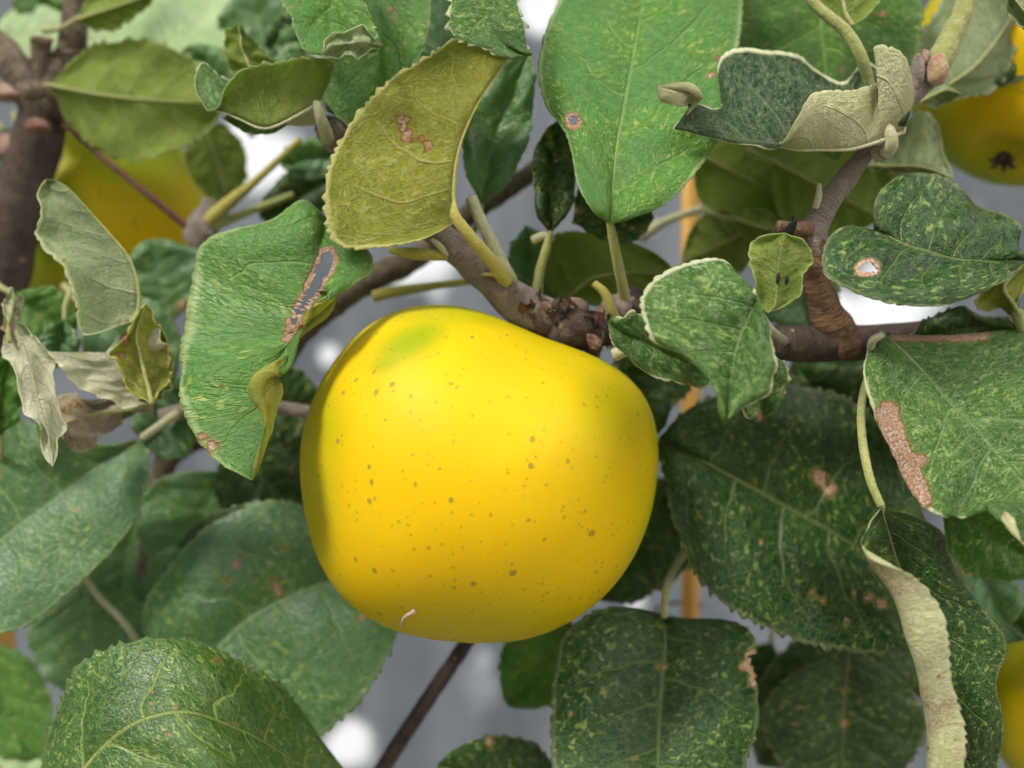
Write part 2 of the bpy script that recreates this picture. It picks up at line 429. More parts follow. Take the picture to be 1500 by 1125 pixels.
def leaf(tree, d0, rows, top='top', under='pale', face='T', cup=2.5, camb=1.2, g=(0.0, 0.0), teeth=0.9, pitch=2.3,
         round_teeth=False, wav=0.6, quilt=0.3, nv=120, nu=10, dmg=(), holes=(), petiole=None, pmat='petiole',
         label=None, thick=0.00026, midrib=0.6):
    leaf_count[0] += 1
    teeth, pitch = teeth * (1.6 if round_teeth else 2.6), pitch * (1.45 if round_teeth else 1.6)
    wav *= 2.1
    quilt *= 1.8
    seed = leaf_count[0]
    r = np.random.default_rng(seed * 13 + 5)
    allp = [p for row in rows for p in (row if isinstance(row, list) else [row])]
    xc = np.mean([p[0] for p in allp]); yc = np.mean([p[1] for p in allp])

    def D(p, default):
        base = d0 + (p[2] if len(p) > 2 else default)
        return base + g[0] * (p[0] - xc) + g[1] * (p[1] - yc)
    C = []
    sgn = 1 if face == 'T' else -1
    for row in rows:
        if not isinstance(row, list):
            q = np.array([row[0], row[1], D(row, 0.0)])
            C.append([q] * 5)
            continue
        if len(row) == 3:
            L, Mi, R = row; Lm = Rm = None
        elif len(row) == 4:
            L, Lm, Mi, R = row; Rm = None
        else:
            L, Lm, Mi, Rm, R = row
        L = np.array([L[0], L[1], D(L, -cup * sgn)]); R = np.array([R[0], R[1], D(R, -cup * sgn)])
        Mi = np.array([Mi[0], Mi[1], D(Mi, 0.0)])
        Lm = (L + Mi) / 2 + [0, 0, -camb * sgn] if Lm is None else np.array([Lm[0], Lm[1], D(Lm, -cup * sgn)])
        Rm = (R + Mi) / 2 + [0, 0, -camb * sgn] if Rm is None else np.array([Rm[0], Rm[1], D(Rm, -cup * sgn)])
        C.append([L, Lm, Mi, Rm, R])
    C = np.array(C)
    nd = 500
    dense = W(catmull(C, np.linspace(0, len(C) - 1, nd)))                       # nd,5,3
    seglen = np.linalg.norm(np.diff(dense, axis=0), axis=2)                     # nd-1,5
    w = np.maximum(seglen[:, [0, 4]].max(1), seglen[:, 2] * 0.7) + 1e-7
    cum = np.concatenate([[0], np.cumsum(w)])
    ts = np.interp(np.linspace(0, cum[-1], nv), cum, np.arange(nd))
    rowsP = catmull(dense, ts)                                                  # nv,5,3
    cm = np.concatenate([[0], np.cumsum(seglen[:, 2])])
    vv = np.interp(ts, np.arange(nd), cm) / cm[-1]
    Ltot = cm[-1]
    tt = 1 - (1 - np.linspace(0, 1, nu + 1)) ** 1.35                            # 0 midrib .. 1 margin, denser at margin
    a0 = (1 - tt) * (1 - 2 * tt); a1 = 4 * tt * (1 - tt); a2 = tt * (2 * tt - 1)
    Lh = a0[None, :, None] * rowsP[:, 2:3] + a1[None, :, None] * rowsP[:, 1:2] + a2[None, :, None] * rowsP[:, 0:1]
    Rh = a0[None, :, None] * rowsP[:, 2:3] + a1[None, :, None] * rowsP[:, 3:4] + a2[None, :, None] * rowsP[:, 4:5]
    S = np.concatenate([Lh[:, ::-1], Rh[:, 1:]], 1)                             # nv, 2nu+1, 3
    u = np.concatenate([-tt[::-1], tt[1:]])
    nc = len(u)

    def normals(S):
        du = np.gradient(S, axis=1); dv = np.gradient(S, axis=0)
        n = np.cross(du, dv)
        ln = np.linalg.norm(n, axis=2, keepdims=True)
        return n / np.maximum(ln, 1e-14)
    N = normals(S)
    # orientation of the upper side
    cen = S.reshape(-1, 3).mean(0)
    area = np.linalg.norm(np.cross(np.gradient(S, axis=1), np.gradient(S, axis=0)), axis=2, keepdims=True)
    visible_half = (N * area).reshape(-1, 3).sum(0)
    facing = np.dot(visible_half, np.array([0, 0, CAM_Z]) - cen)
    flip = (facing < 0) if face == 'T' else (facing > 0)
    s = -1.0 if flip else 1.0
    # smooth the normals a little so the displacement stays clean
    U, Vg = np.meshgrid(u, vv)
    h = np.zeros_like(U)
    for k in range(6):
        fu, fv = r.uniform(0.5, 2.2), r.uniform(1.5, 6.5)
        h += r.uniform(-1, 1) * np.sin(fu * U * 3.1 + r.uniform(0, 6.3)) * np.sin(fv * Vg * 3.1 + r.uniform(0, 6.3))
    env = np.clip(np.minimum(Vg / 0.12, (1 - Vg) / 0.12), 0, 1)
    h *= wav * 0.0006 * (0.25 + 0.75 * np.abs(U)) * env
    rf = sum(r.uniform(0.4, 1) * np.sin(Vg * q + r.uniform(0, 6.3) + (U > 0) * r.uniform(0, 6)) for q in (17, 29, 43))
    h += wav * 0.00022 * rf * np.abs(U) ** 4 * env
    ph = (Vg - 0.21 * np.abs(U) ** 1.4) * NLAT + (U < 0) * 0.45
    h += quilt * 0.001 * (np.abs(np.sin(np.pi * (ph - 0.5))) - 0.6) * np.clip(np.abs(U) * 4, 0, 1) * (1 - np.abs(U) ** 2) * env
    S = S + (s * h)[..., None] * N
    # teeth
    if teeth > 0:
        for col, inner in ((0, 1), (nc - 1, nc - 2)):
            e = S[:, col]
            el = np.concatenate([[0], np.cumsum(np.linalg.norm(np.diff(e, axis=0), axis=1))])
            ph = el * 1000 / pitch + 0.35 * np.sin(el * 1000 * 0.35 + seed) + 0.2 * np.sin(el * 1000 * 0.9 + 2 * seed)
            fr = ph - np.floor(ph)
            prof = np.abs(np.sin(np.pi * ph)) ** 0.7 if round_teeth else np.where(fr < 0.78, (fr / 0.78) ** 1.3, (1 - fr) / 0.22)
            amp = teeth * (0.8 + 0.35 * np.sin(el * 1000 * 0.21 + seed * 1.7) * np.sin(el * 1000 * 0.6))
            dirn = e - S[:, inner]
            dl = np.linalg.norm(dirn, axis=1, keepdims=True)
            dirn = dirn / np.maximum(dl, 1e-7)
            ev = np.clip(np.minimum(vv / 0.06, (1 - vv) / 0.03), 0, 1) * np.clip(dl[:, 0] / 0.0004, 0, 1)
            S[:, col] += dirn * (amp * 0.001 * (prof - 0.4) * ev)[:, None]
            fwd = np.gradient(S[:, col], axis=0)
            fwd /= np.linalg.norm(fwd, axis=1, keepdims=True) + 1e-12
            if not round_teeth:
                S[:, col] += fwd * (0.25 * amp * 0.001 * prof * ev)[:, None]
    N = normals(S)
    topS = S + s * N * thick / 2
    botS = S - s * N * thick / 2
    verts = np.concatenate([topS.reshape(-1, 3), botS.reshape(-1, 3)])
    i, j = np.meshgrid(np.arange(nv - 1), np.arange(nc - 1), indexing='ij')
    a = i * nc + j
    q = np.stack([a, a + 1, a + 1 + nc, a + nc], -1)
    keep = np.ones(q.shape[:2], bool)
    px = S[..., 0] / S[..., 1] * F + 750
    py = 562.5 - (S[..., 2] - CAM_Z) / S[..., 1] * F
    dm = np.zeros((nv, nc))
    auto = []
    if nv >= 80 and top not in ('fuzzy', 'fuzzydark', 'mintpale'):
        for _ in range(int(r.integers(3, 8))):
            a_, b_ = int(r.integers(10, nv - 10)), int(r.integers(2, nc - 2))
            auto.append((px[a_, b_], py[a_, b_], r.uniform(2.5, 5.5), r.uniform(0.42, 0.7)))
    for dspec in list(dmg) + auto:
        if len(dspec) == 4:
            x, y, rad, st = dspec
            dist = np.hypot(px - x, py - y)
        else:
            x1, y1, x2, y2, rad, st = dspec
            tq = np.clip(((px - x1) * (x2 - x1) + (py - y1) * (y2 - y1)) / ((x2 - x1) ** 2 + (y2 - y1) ** 2 + 1e-9), 0, 1)
            dist = np.hypot(px - x1 - tq * (x2 - x1), py - y1 - tq * (y2 - y1))
        dm = np.maximum(dm, st * np.clip(1.25 - dist / rad, 0, 1))
    for poly in holes:
        mx = (px[:-1, :-1] + px[1:, 1:]) / 2; my = (py[:-1, :-1] + py[1:, 1:]) / 2
        ins = inside(poly, mx, my)
        keep &= ~ins
        pp = np.asarray(poly, float)
        for k in range(len(pp)):
            p1, p2 = pp[k], pp[k - 1]
            tq = np.clip(((px - p1[0]) * (p2 - p1)[0] + (py - p1[1]) * (p2 - p1)[1]) / (np.dot(p2 - p1, p2 - p1) + 1e-9), 0, 1)
            dist = np.hypot(px - p1[0] - tq * (p2 - p1)[0], py - p1[1] - tq * (p2 - p1)[1])
            dm = np.maximum(dm, 0.95 * np.clip(1.3 - dist / 7, 0, 1))
    qt = q if not flip else q[..., ::-1]
    top_f = qt[keep]
    bot_f = (qt + nv * nc)[keep][:, ::-1]
    rims = []
    nn = nv * nc
    for jj in (0, nc - 1):
        k = np.arange(nv - 1)
        a = k * nc + jj; b = (k + 1) * nc + jj
        f = np.stack([a, b, b + nn, a + nn], -1)
        if (jj == 0) == flip:
            f = f[:, ::-1]
        kk = keep[:, 0] if jj == 0 else keep[:, -1]
        rims.append(f[kk])
    faces = np.concatenate([top_f, bot_f] + rims)
    idx = np.concatenate([np.zeros(len(top_f)), np.ones(len(bot_f)), np.ones(sum(len(x) for x in rims))]).astype(np.int32)
    half = np.linalg.norm(rowsP[:, 0] - rowsP[:, 2], axis=1), np.linalg.norm(rowsP[:, 4] - rowsP[:, 2], axis=1)
    hw = 0.5 * (np.mean(half[0]) + np.mean(half[1]))
    uv = np.stack([U, Vg, np.full_like(U, seed)], -1).reshape(-1, 3)
    mmv = np.stack([U * hw * 1000 + seed * 97.3, Vg * Ltot * 1000 + seed * 31.7, np.zeros_like(U)], -1).reshape(-1, 3)
    base = S[0, nu]
    o = mesh_obj("leaf", verts, faces, [M[top], M[under]], tree, base, mat_idx=idx,
                 attrs={"leaf_uv": ('FLOAT_VECTOR', np.tile(uv, (2, 1))), "leaf_mm": ('FLOAT_VECTOR', np.tile(mmv, (2, 1))),
                        "damage": ('FLOAT', np.tile(dm.ravel(), 2))})
    if label:
        o["label"] = label
    if midrib > 0:
        k = np.linspace(0, int(nv * 0.93), 40).astype(int)
        rad = midrib * 0.001 * (1 - 0.85 * np.linspace(0, 1, 40))
        line = S[k, nu] - s * N[k, min(nu, nc - 1)] * (thick * 0.3 + rad * 0.45)[:, None]
        V2, f2, al2, rg2 = tube_arrays(line, rad, 7)
        mesh_obj("midrib", V2, f2, M[pmat], o, base, attrs={"along": ('FLOAT', al2), "ring": ('FLOAT_VECTOR', rg2)})
    if petiole:
        tube("petiole", petiole, M[pmat], o, seg=8, lump=0.03, step=10)
    return o


def oleaf(tree, base, tip, width, d0, bend=0.0, skew=0.0, shift=0.5, **kw):
    """an ovate leaf: base and tip pixels, full width in pixels, sideways bend of the midrib in pixels."""
    b = np.array(base[:2], float); t = np.array(tip[:2], float)
    ax = t - b
    n = np.array([-ax[1], ax[0]]); n /= np.linalg.norm(n)
    db = base[2] if len(base) > 2 else 0.0
    dt = tip[2] if len(tip) > 2 else 0.0
    cup = kw.get('cup', 2.5)
    sg = 1 if kw.get('face', 'T') == 'T' else -1
    rows = []
    for k, s in enumerate(np.linspace(0, 1, 8)):
        c = b + ax * s + n * bend * 4 * s * (1 - s)
        dz = db + (dt - db) * s
        if k in (0, 7):
            rows.append((c[0], c[1], dz)); continue
        wd = width / 2 * math.sin(math.pi * s ** 0.85) ** 0.75
        L = c + n * wd * (1 + skew) + ax * 0.03; R = c - n * wd * (1 - skew) + ax * 0.03
        rows.append([(L[0], L[1], dz - cup * sg), (c[0], c[1], dz), (R[0], R[1], dz - cup * sg)])
    if 'petiole' not in kw:
        e = -ax / np.linalg.norm(ax)
        dd = d0 + db
        kw['petiole'] = [(b[0], b[1], dd + 0.3, 4), (b[0] + e[0] * 22 + n[0] * 4, b[1] + e[1] * 22 + n[1] * 4, dd + 4, 4), (b[0] + e[0] * 48, b[1] + e[1] * 48, dd + 12, 5)]
    return leaf(tree, d0, rows, **kw)


# ------------------------------------------------------------------ the setting: ground and wall
def ground_mat():
    g = Nodes("ground_pale_bounce")
    co = g.objco()
    a = g.noise(co, 1.5, 5); b = g.noise(co, 30, 5, 0.7)
    col = g.mix(g.step(a, 0.4, 0.6), (0.28, 0.26, 0.21), (0.42, 0.39, 0.33))  # unseen ground kept pale so it bounces fill onto the apple
    col = g.mix(g.math('MULTIPLY', b, 0.5), col, (0.20, 0.18, 0.14))
    return g.finish(g.bsdf(Base_Color=col, Roughness=0.95, Normal=g.bump(b, 0.8, 0.02)))


gx, gy = np.meshgrid(np.linspace(-60, 60, 61), np.linspace(-60, 60, 61))
gz = 0.02 * np.sin(gx * 0.9) * np.cos(gy * 0.7)
gz[(np.abs(gx) < 3) & (np.abs(gy) < 3)] = 0
gv = np.stack([gx, gy, gz], -1).reshape(-1, 3)
ii, jj = np.meshgrid(np.arange(60), np.arange(60), indexing='ij')
ga = (ii * 61 + jj).ravel()
ground = mesh_obj("ground", gv, np.stack([ga, ga + 1, ga + 62, ga + 61], -1), ground_mat(), origin=(0, 0, 0))
tag(ground, "unseen ground under the apple tree, made pale to bounce light", None, None, "structure")


def wall_mat():
    g = Nodes("wall_grey_render")
    co = g.objco()
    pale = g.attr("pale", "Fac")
    a = g.noise(co, 9, 4); b = g.noise(co, 140, 5, 0.7)
    st = g.noise(g.scale(co, (14, 14, 1.6)), 1.0, 3)
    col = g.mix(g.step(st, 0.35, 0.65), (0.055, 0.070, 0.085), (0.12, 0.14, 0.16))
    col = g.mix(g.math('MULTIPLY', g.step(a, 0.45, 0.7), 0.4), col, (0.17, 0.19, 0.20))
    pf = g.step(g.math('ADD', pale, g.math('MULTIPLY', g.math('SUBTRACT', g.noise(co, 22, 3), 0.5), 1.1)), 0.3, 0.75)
    col = g.mix(pf, col, (0.66, 0.70, 0.74))  # glare areas mixed in as a pale wall colour
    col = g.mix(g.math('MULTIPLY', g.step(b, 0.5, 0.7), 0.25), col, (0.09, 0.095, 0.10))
    return g.finish(g.bsdf(Base_Color=col, Roughness=0.8, Normal=g.bump(b, 0.4, 0.004)))


WALL_D = 900.0
glare_spots = [(385, 230, 62, 1.0), (345, 205, 30, 1), (790, 15, 42, 1.0), (760, 160, 30, 0.6), (640, 385, 50, 0.75), (600, 392, 40, 0.7), (482, 520, 20, 0.9), (1300, 455, 80, 1.0),
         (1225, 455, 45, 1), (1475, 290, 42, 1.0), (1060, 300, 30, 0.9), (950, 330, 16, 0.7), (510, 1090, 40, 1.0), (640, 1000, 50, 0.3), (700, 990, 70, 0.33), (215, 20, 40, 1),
         (120, 40, 40, 0.9), (1075, 240, 24, 0.7), (860, 860, 60, 0.4), (930, 880, 20, 0.8), (1060, 330, 22, 0.8)]  # overexposed bright areas, painted into the wall colour
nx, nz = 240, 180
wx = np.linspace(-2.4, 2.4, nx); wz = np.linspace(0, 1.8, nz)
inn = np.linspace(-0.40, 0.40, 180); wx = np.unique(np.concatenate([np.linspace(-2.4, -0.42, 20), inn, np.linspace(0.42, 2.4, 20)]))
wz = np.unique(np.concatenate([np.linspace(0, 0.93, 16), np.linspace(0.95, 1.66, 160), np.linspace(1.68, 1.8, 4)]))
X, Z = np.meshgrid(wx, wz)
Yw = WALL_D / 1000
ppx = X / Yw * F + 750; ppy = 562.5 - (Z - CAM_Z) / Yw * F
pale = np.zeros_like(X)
for (x, y, rad, st) in glare_spots:
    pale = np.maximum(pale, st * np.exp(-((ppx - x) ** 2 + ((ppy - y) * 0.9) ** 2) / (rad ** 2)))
n1, n2 = X.shape
front = np.stack([X, np.full_like(X, Yw), Z], -1).reshape(-1, 3)
back = front + [0, 0.12, 0]
i, j = np.meshgrid(np.arange(n1 - 1), np.arange(n2 - 1), indexing='ij')
a = (i * n2 + j).ravel()
fq = np.stack([a, a + 1, a + 1 + n2, a + n2], -1)
nfr = len(front)
corner = [0, n2 - 1, n1 * n2 - 1, (n1 - 1) * n2]
bk = back[corner]
bverts = np.concatenate([front, bk])
c0 = nfr
top_row = list(range((n1 - 1) * n2, n1 * n2))
left_col = [k * n2 for k in range(n1)]; right_col = [k * n2 + n2 - 1 for k in range(n1)]
wfaces = fq.tolist() + [[c0 + 3, c0 + 2, c0 + 1, c0], top_row + [c0 + 2, c0 + 3], left_col[::-1] + [c0, c0 + 3][:2],
                        right_col + [c0 + 2, c0 + 1]]
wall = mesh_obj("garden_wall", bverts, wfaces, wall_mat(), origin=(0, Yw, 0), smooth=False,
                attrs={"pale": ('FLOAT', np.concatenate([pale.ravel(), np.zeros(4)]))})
tag(wall, "out-of-focus grey rendered wall with painted-in bright patches behind the apple tree", "wall")


# ------------------------------------------------------------------ bamboo stakes
def cane_mat():
    g = Nodes("bamboo_orange")
    co = g.objco()
    st = g.noise(g.scale(co, (400, 400, 12)), 1.0, 3)
    col = g.mix(g.step(st, 0.35, 0.65), (0.52, 0.27, 0.055), (0.66, 0.38, 0.10))
    return g.finish(g.bsdf(Base_Color=col, Roughness=0.45))


M['cane'] = cane_mat()


def stake(x, d, r, label, top_y):
    w = W([x, 500, d])
    rad = r * d / 1000 / F
    zt = float(W([x, top_y, d])[2])
    zs = np.linspace(0.0, zt, 120)
    P3 = np.stack([np.full(120, w[0]), np.full(120, w[1]), zs], -1)
    R = np.full(120, rad)
    node = np.abs(((zs + 0.03) % 0.14) - 0.07) < 0.004
    R[node] *= 1.12
    V, faces, al, ring = tube_arrays(P3, R, 14, 0.0)
    o = mesh_obj("bamboo_stake", V, faces, M['cane'], origin=P3[0])
    tag(o, label, "stake", "bamboo stakes")
    return o


stake(1011, 330, 13.5, "orange bamboo stake standing behind the yellow apple and its branch", -260)
stake(6, 330, 15, "orange bamboo stake behind the grey-green leaves near the knobbly stem", 780)

# ------------------------------------------------------------------ the apple tree
TREE_BASE = np.array([-0.10, 0.42, 0.0])
tree = empty("apple_tree", tuple(TREE_BASE))
WORLD_LOC[tree.name] = TREE_BASE
tag(tree, "apple tree with green serrated leaves, brown branches and yellow fruit", "tree")


def branch(name, pts, mat, seg=16, lump=0.05, step=16):
    return tube(name, pts, M[mat], tree, seg=seg, lump=lump, step=step)


def to_px(p):
    p = np.asarray(p, float)
    return (p[0] / p[1] * F + 750, 562.5 - (p[2] - CAM_Z) / p[1] * F, p[1] * 1000)


gb = to_px([-0.10, 0.42, 0.0]); gm = to_px([-0.11, 0.40, 0.5])
# trunk, then the knobbly upright stem on the left
branch("trunk", [(*gb, 90), (*to_px([-0.10, 0.41, 0.25]), 70), (*gm, 55), (*to_px([-0.14, 0.36, 0.85]), 42), (-95, 1150, 320, 34), (-50, 800, 312, 28),
                 (-12, 520, 306, 30), (16, 350, 302, 37), (50, 225, 299, 36), (68, 150, 298, 34)], 'darkbark', 22, 0.06, 14)
branch("branch", [(68, 165, 298, 30), (92, 110, 297, 26), (108, 50, 296, 19), (112, -60, 295, 17), (105, -200, 296, 14)], 'bark')
branch("branch", [(60, 160, 297, 26), (30, 110, 296, 26), (-10, 65, 297, 24), (-90, 0, 300, 20)], 'bark')
branch("branch", [(62, 130, 297, 17), (61, 95, 294, 14), (60, 58, 292, 15)], 'bark', 14, 0.03, 8)
# main branch: from the trunk, out of frame below and to the right, along to the fruiting spur
branch("branch", [(*to_px([-0.10, 0.42, 0.32]), 45), (*to_px([0.06, 0.40, 0.75]), 40), (*to_px([0.20, 0.33, 1.08]), 34), (1680, 560, 262, 27), (1560, 492, 254, 24), (1420, 488, 250, 23), (1290, 500, 247, 25), (1215, 502, 245, 29),
                  (1140, 503, 245, 26), (1040, 497, 247, 23), (940, 487, 249, 24), (870, 480, 250, 27), (800, 470, 250, 30)], 'darkbark', 20, 0.05)
# spur branch rising to the left
branch("branch", [(815, 475, 250, 34), (775, 455, 248, 31), (735, 425, 246, 26), (690, 383, 246, 24), (645, 345, 248, 22), (585, 285, 252, 21), (530, 232, 254, 22), (492, 198, 254, 24), (470, 180, 254, 15)], 'shoot', 20, 0.05)
# side shoot on the right
branch("branch", [(1192, 395, 239, 15), (1190, 372, 239, 19), (1196, 330, 238, 19), (1222, 285, 238, 16), (1262, 232, 238, 14), (1300, 180, 241, 14), (1345, 125, 243, 17), (1366, 106, 243, 19), (1380, 84, 243, 14), (1388, 70, 244, 8)], 'shoot', 18, 0.06)
branch("branch", [(1366, 108, 242, 14), (1380, 84, 242, 19), (1395, 50, 242, 16), (1413, 8, 242, 14), (1428, -80, 242, 12)], 'petiole', 16, 0.03)
branch("branch", [(1236, 515, 246, 24), (1228, 492, 244, 31), (1214, 462, 242, 25), (1201, 428, 240, 21), (1192, 395, 239, 22), (1189, 372, 238.5, 19), (1192, 348, 238, 16)], 'redbark', 20, 0.09)
# far branches
branch("branch", [(300, 640, 300, 16), (400, 540, 296, 17), (455, 472, 294, 19), (540, 410, 292, 20), (610, 378, 290, 17), (700, 305, 290, 15), (790, 245, 290, 14), (900, 150, 295, 12)], 'bark', 16, 0.06)
branch("branch", [(*to_px([-0.10, 0.41, 0.55]), 26), (*to_px([-0.092, 0.37, 0.72]), 20), (430, 1320, 302, 15), (510, 1205, 292, 13), (580, 1095, 286, 12), (640, 1005, 284, 11.5), (700, 915, 284, 11), (730, 850, 290, 10), (760, 700, 310, 9)], 'darkbark', 14, 0.03)
branch("branch", [(235, 610, 275, 11), (330, 590, 276, 11), (420, 599, 277, 10), (470, 606, 279, 10), (600, 620, 300, 10)], 'shoot', 12, 0.02)
branch("branch", [(300, 640, 303, 9), (297, 470, 300, 13), (297, 390, 298, 18), (296, 345, 297, 24), (302, 318, 297, 18), (307, 292, 297, 10)], 'shoot', 14, 0.12)
branch("branch", [(210, 850, 300, 13), (228, 740, 300, 15), (248, 670, 300, 17), (300, 640, 302, 14)], 'bark', 14, 0.06)


# stalks left over from picked fruit and fallen leaves
def stalk(name, pts, mat):
    return tube(name, pts, M[mat], tree, seg=9, lump=0.03, step=10)


stalk("leaf_stalk", [(80, 170, 297, 4), (140, 222, 292, 4.5), (205, 275, 291, 5), (262, 322, 294, 5.5), (290, 345, 296, 6)], 'petred')
stalk("leaf_stalk", [(305, 325, 296, 13), (335, 298, 293, 10), (378, 262, 289, 6), (440, 205, 284, 5)], 'petyellow')
stalk("leaf_stalk", [(305, 335, 296, 8), (360, 312, 296, 6), (430, 285, 298, 5)], 'petiole')
stalk("leaf_stalk", [(548, 434, 281, 9), (585, 426, 279, 8), (640, 418, 276, 6), (700, 411, 272, 5), (745, 410, 262, 5)], 'petyellow')
stalk("leaf_stalk", [(938, 345, 300, 12), (955, 335, 300, 9), (985, 320, 301, 6), (1060, 295, 304, 6)], 'petpale')
stalk("leaf_stalk", [(870, 414, 243, 5), (886, 430, 243, 7), (897, 458, 245, 8), (905, 478, 248, 8)], 'petyellow')
stalk("leaf_stalk", [(780, 352, 248, 7), (797, 345, 247, 6), (810, 350, 249, 4)], 'petpale')
stalk("leaf_stalk", [(690, 290, 244, 9), (705, 325, 243, 9), (725, 365, 243, 10), (748, 415, 245, 12)], 'petpale')
stalk("stipule", [(570, 366, 243, 5), (610, 372, 243, 9), (650, 374, 245, 8), (672, 376, 247, 4)], 'petyellow')
stalk("stipule", [(632, 350, 243, 3), (645, 362, 243, 5), (655, 375, 244, 3)], 'petpale')
stalk("stipule", [(705, 402, 240, 2), (722, 402, 239, 3), (738, 408, 240, 3)], 'petyellow')
stalk("stipule", [(1200, 270, 236, 3), (1199, 288, 235, 5), (1194, 305, 236, 5)], 'petpale')
stalk("twig_stub", [(1190, 338, 238, 14), (1165, 335, 234, 11), (1140, 332, 232, 9)], 'redbark')
stalk("twig_stub", [(1158, 335, 231, 4), (1163, 325, 229, 4), (1162, 315, 228, 2)], 'black')
stalk("twig_stub", [(1155, 345, 230, 6), (1158, 336, 229, 7), (1166, 322, 227, 3)], 'black')
stalk("twig_stub", [(935, 480, 252, 24), (928, 455, 254, 22), (925, 425, 256, 14)], 'darkbark')
stalk("leaf_stalk", [(900, 520, 240, 10), (925, 508, 238, 9), (955, 500, 236, 6)], 'petpale')


# fruiting spur: a knob covered in brown bud scales
def knob(name, c, r, squash, mat, seed, lump=0.18, parent=tree):
    q = np.random.default_rng(seed)
    n1, n2 = 26, 34
    th = np.linspace(0.02, math.pi - 0.02, n1); ph = np.linspace(0, 2 * math.pi, n2, endpoint=False)
    T, Ph = np.meshgrid(th, ph, indexing='ij')
    d = np.stack([np.sin(T) * np.cos(Ph), np.sin(T) * np.sin(Ph), np.cos(T)], -1)
    k = np.ones(T.shape)
    for s in range(14):
        ax = q.normal(size=3); ax /= np.linalg.norm(ax)
        k += lump * q.uniform(-0.6, 1) * np.exp(-((1 - d @ ax) * q.uniform(4, 14)))
    c3 = W(c)
    V = c3 + d * k[..., None] * np.array(squash) * r * c[2] / 1000 / F
    i, j = np.meshgrid(np.arange(n1 - 1), np.arange(n2), indexing='ij')
    a = i * n2 + j; b = i * n2 + (j + 1) % n2
    f = np.stack([a, b, b + n2, a + n2], -1).reshape(-1, 4).tolist()
    f += [list(range(n2))[::-1], list(range((n1 - 1) * n2, n1 * n2))]
    V = V.reshape(-1, 3)
    return mesh_obj(name, V, f, M[mat], parent, c3, attrs={"along": ('FLOAT', np.zeros(len(V))), "ring": ('FLOAT_VECTOR', (V - c3) * 1000)})


knob("spur_knob", (790, 470, 249), 38, (1.1, 0.8, 0.75), 'bark', 3, 0.3)
knob("spur_knob", (845, 482, 247), 40, (1.15, 0.8, 0.75), 'darkbark', 4, 0.35)
knob("spur_knob", (902, 455, 250), 22, (1.0, 0.9, 1.1), 'shoot', 5, 0.25)
knob("spur_knob", (868, 512, 246), 12, (1.0, 0.9, 0.9), 'darkbark', 6, 0.4)
knob("bud", (1374, 103, 239.5), 17, (0.9, 0.8, 1.35), 'budred', 8, 0.3)
knob("bud", (1345, 100, 240), 12, (0.8, 0.8, 1.7), 'shoot', 9, 0.4)
knob("bud", (1355, 84, 241), 8, (0.8, 0.8, 1.6), 'scar', 19, 0.4)
knob("bud", (492, 195, 250), 25, (1.1, 0.8, 0.8), 'shoot', 10, 0.25)
knob("bud", (440, 172, 250), 20, (1.6, 0.8, 0.6), 'petpale', 11, 0.25)
knob("bark_scar", (26, 215, 297), 26, (1.2, 0.7, 0.55), 'scar', 12, 0.7)
knob("bark_scar", (8, 138, 294), 24, (1.2, 0.7, 0.5), 'scar', 13, 0.7)
knob("bark_scar", (61, 60, 291), 14, (1.05, 0.9, 0.3), 'scar', 14, 0.3)
knob("bark_scar", (105, 84, 296), 22, (1.0, 0.9, 0.3), 'bark', 15, 0.3)
knob("bark_scar", (45, 132, 285), 17, (1.0, 0.7, 0.9), 'bark', 16, 0.3)
knob("bark_scar", (55, 185, 286), 18, (1.0, 0.7, 0.6), 'scale', 17, 0.3)
knob("bark_scar", (1150, 500, 238), 5, (1.0, 0.8, 1.0), 'scar', 18, 0.3)

# one bud scale, copied over the spur
sn = np.linspace(0, 1, 6)
sv, sf = [], []
for k, s_ in enumerate(sn):
    wd = 0.0013 * math.sin(math.pi * (0.15 + 0.85 * s_)) ** 0.8
    for m_ in (-1, 0, 1):
        sv.append((m_ * wd, 0.0035 * s_, 0.0005 * (1 - abs(m_)) + 0.0012 * s_ * s_))
for k in range(5):
    for m_ in (0, 1):
        a = k * 3 + m_
        sf.append((a, a + 1, a + 4, a + 3))
nsv = len(sv)
sv2 = sv + [(x, y, z - 0.00025) for x, y, z in sv]
sf2 = sf + [tuple(nsv + q for q in f[::-1]) for f in sf]
sme = bpy.data.meshes.new("bud_scale")
sme.from_pydata(sv2, [], sf2)
sme.materials.append(M['scale'])
sme2 = sme.copy(); sme2.materials.clear(); sme2.materials.append(M['scar'])
sme3 = sme.copy(); sme3.materials.clear(); sme3.materials.append(M['darkbark'])
for k in range(70):
    x = random.uniform(765, 905); y = 462 + 0.22 * (x - 765) + random.uniform(-26, 22)
    o = bpy.data.objects.new("bud_scale", random.choice([sme, sme, sme2, sme3, sme3]))
    p = W([x, y, 245 + random.uniform(-3.5, 3)]) - TREE_BASE
    link(o, tree, tuple(p))
    s_ = random.uniform(0.45, 1.5)
    o.scale = (s_, s_, s_)
    o.rotation_euler = (random.uniform(0.3, 2.2), random.uniform(-1.2, 1.2), random.uniform(-3.1, 3.1))

# ------------------------------------------------------------------ leaves in focus
PX = 0.17  # mm per pixel near the apple
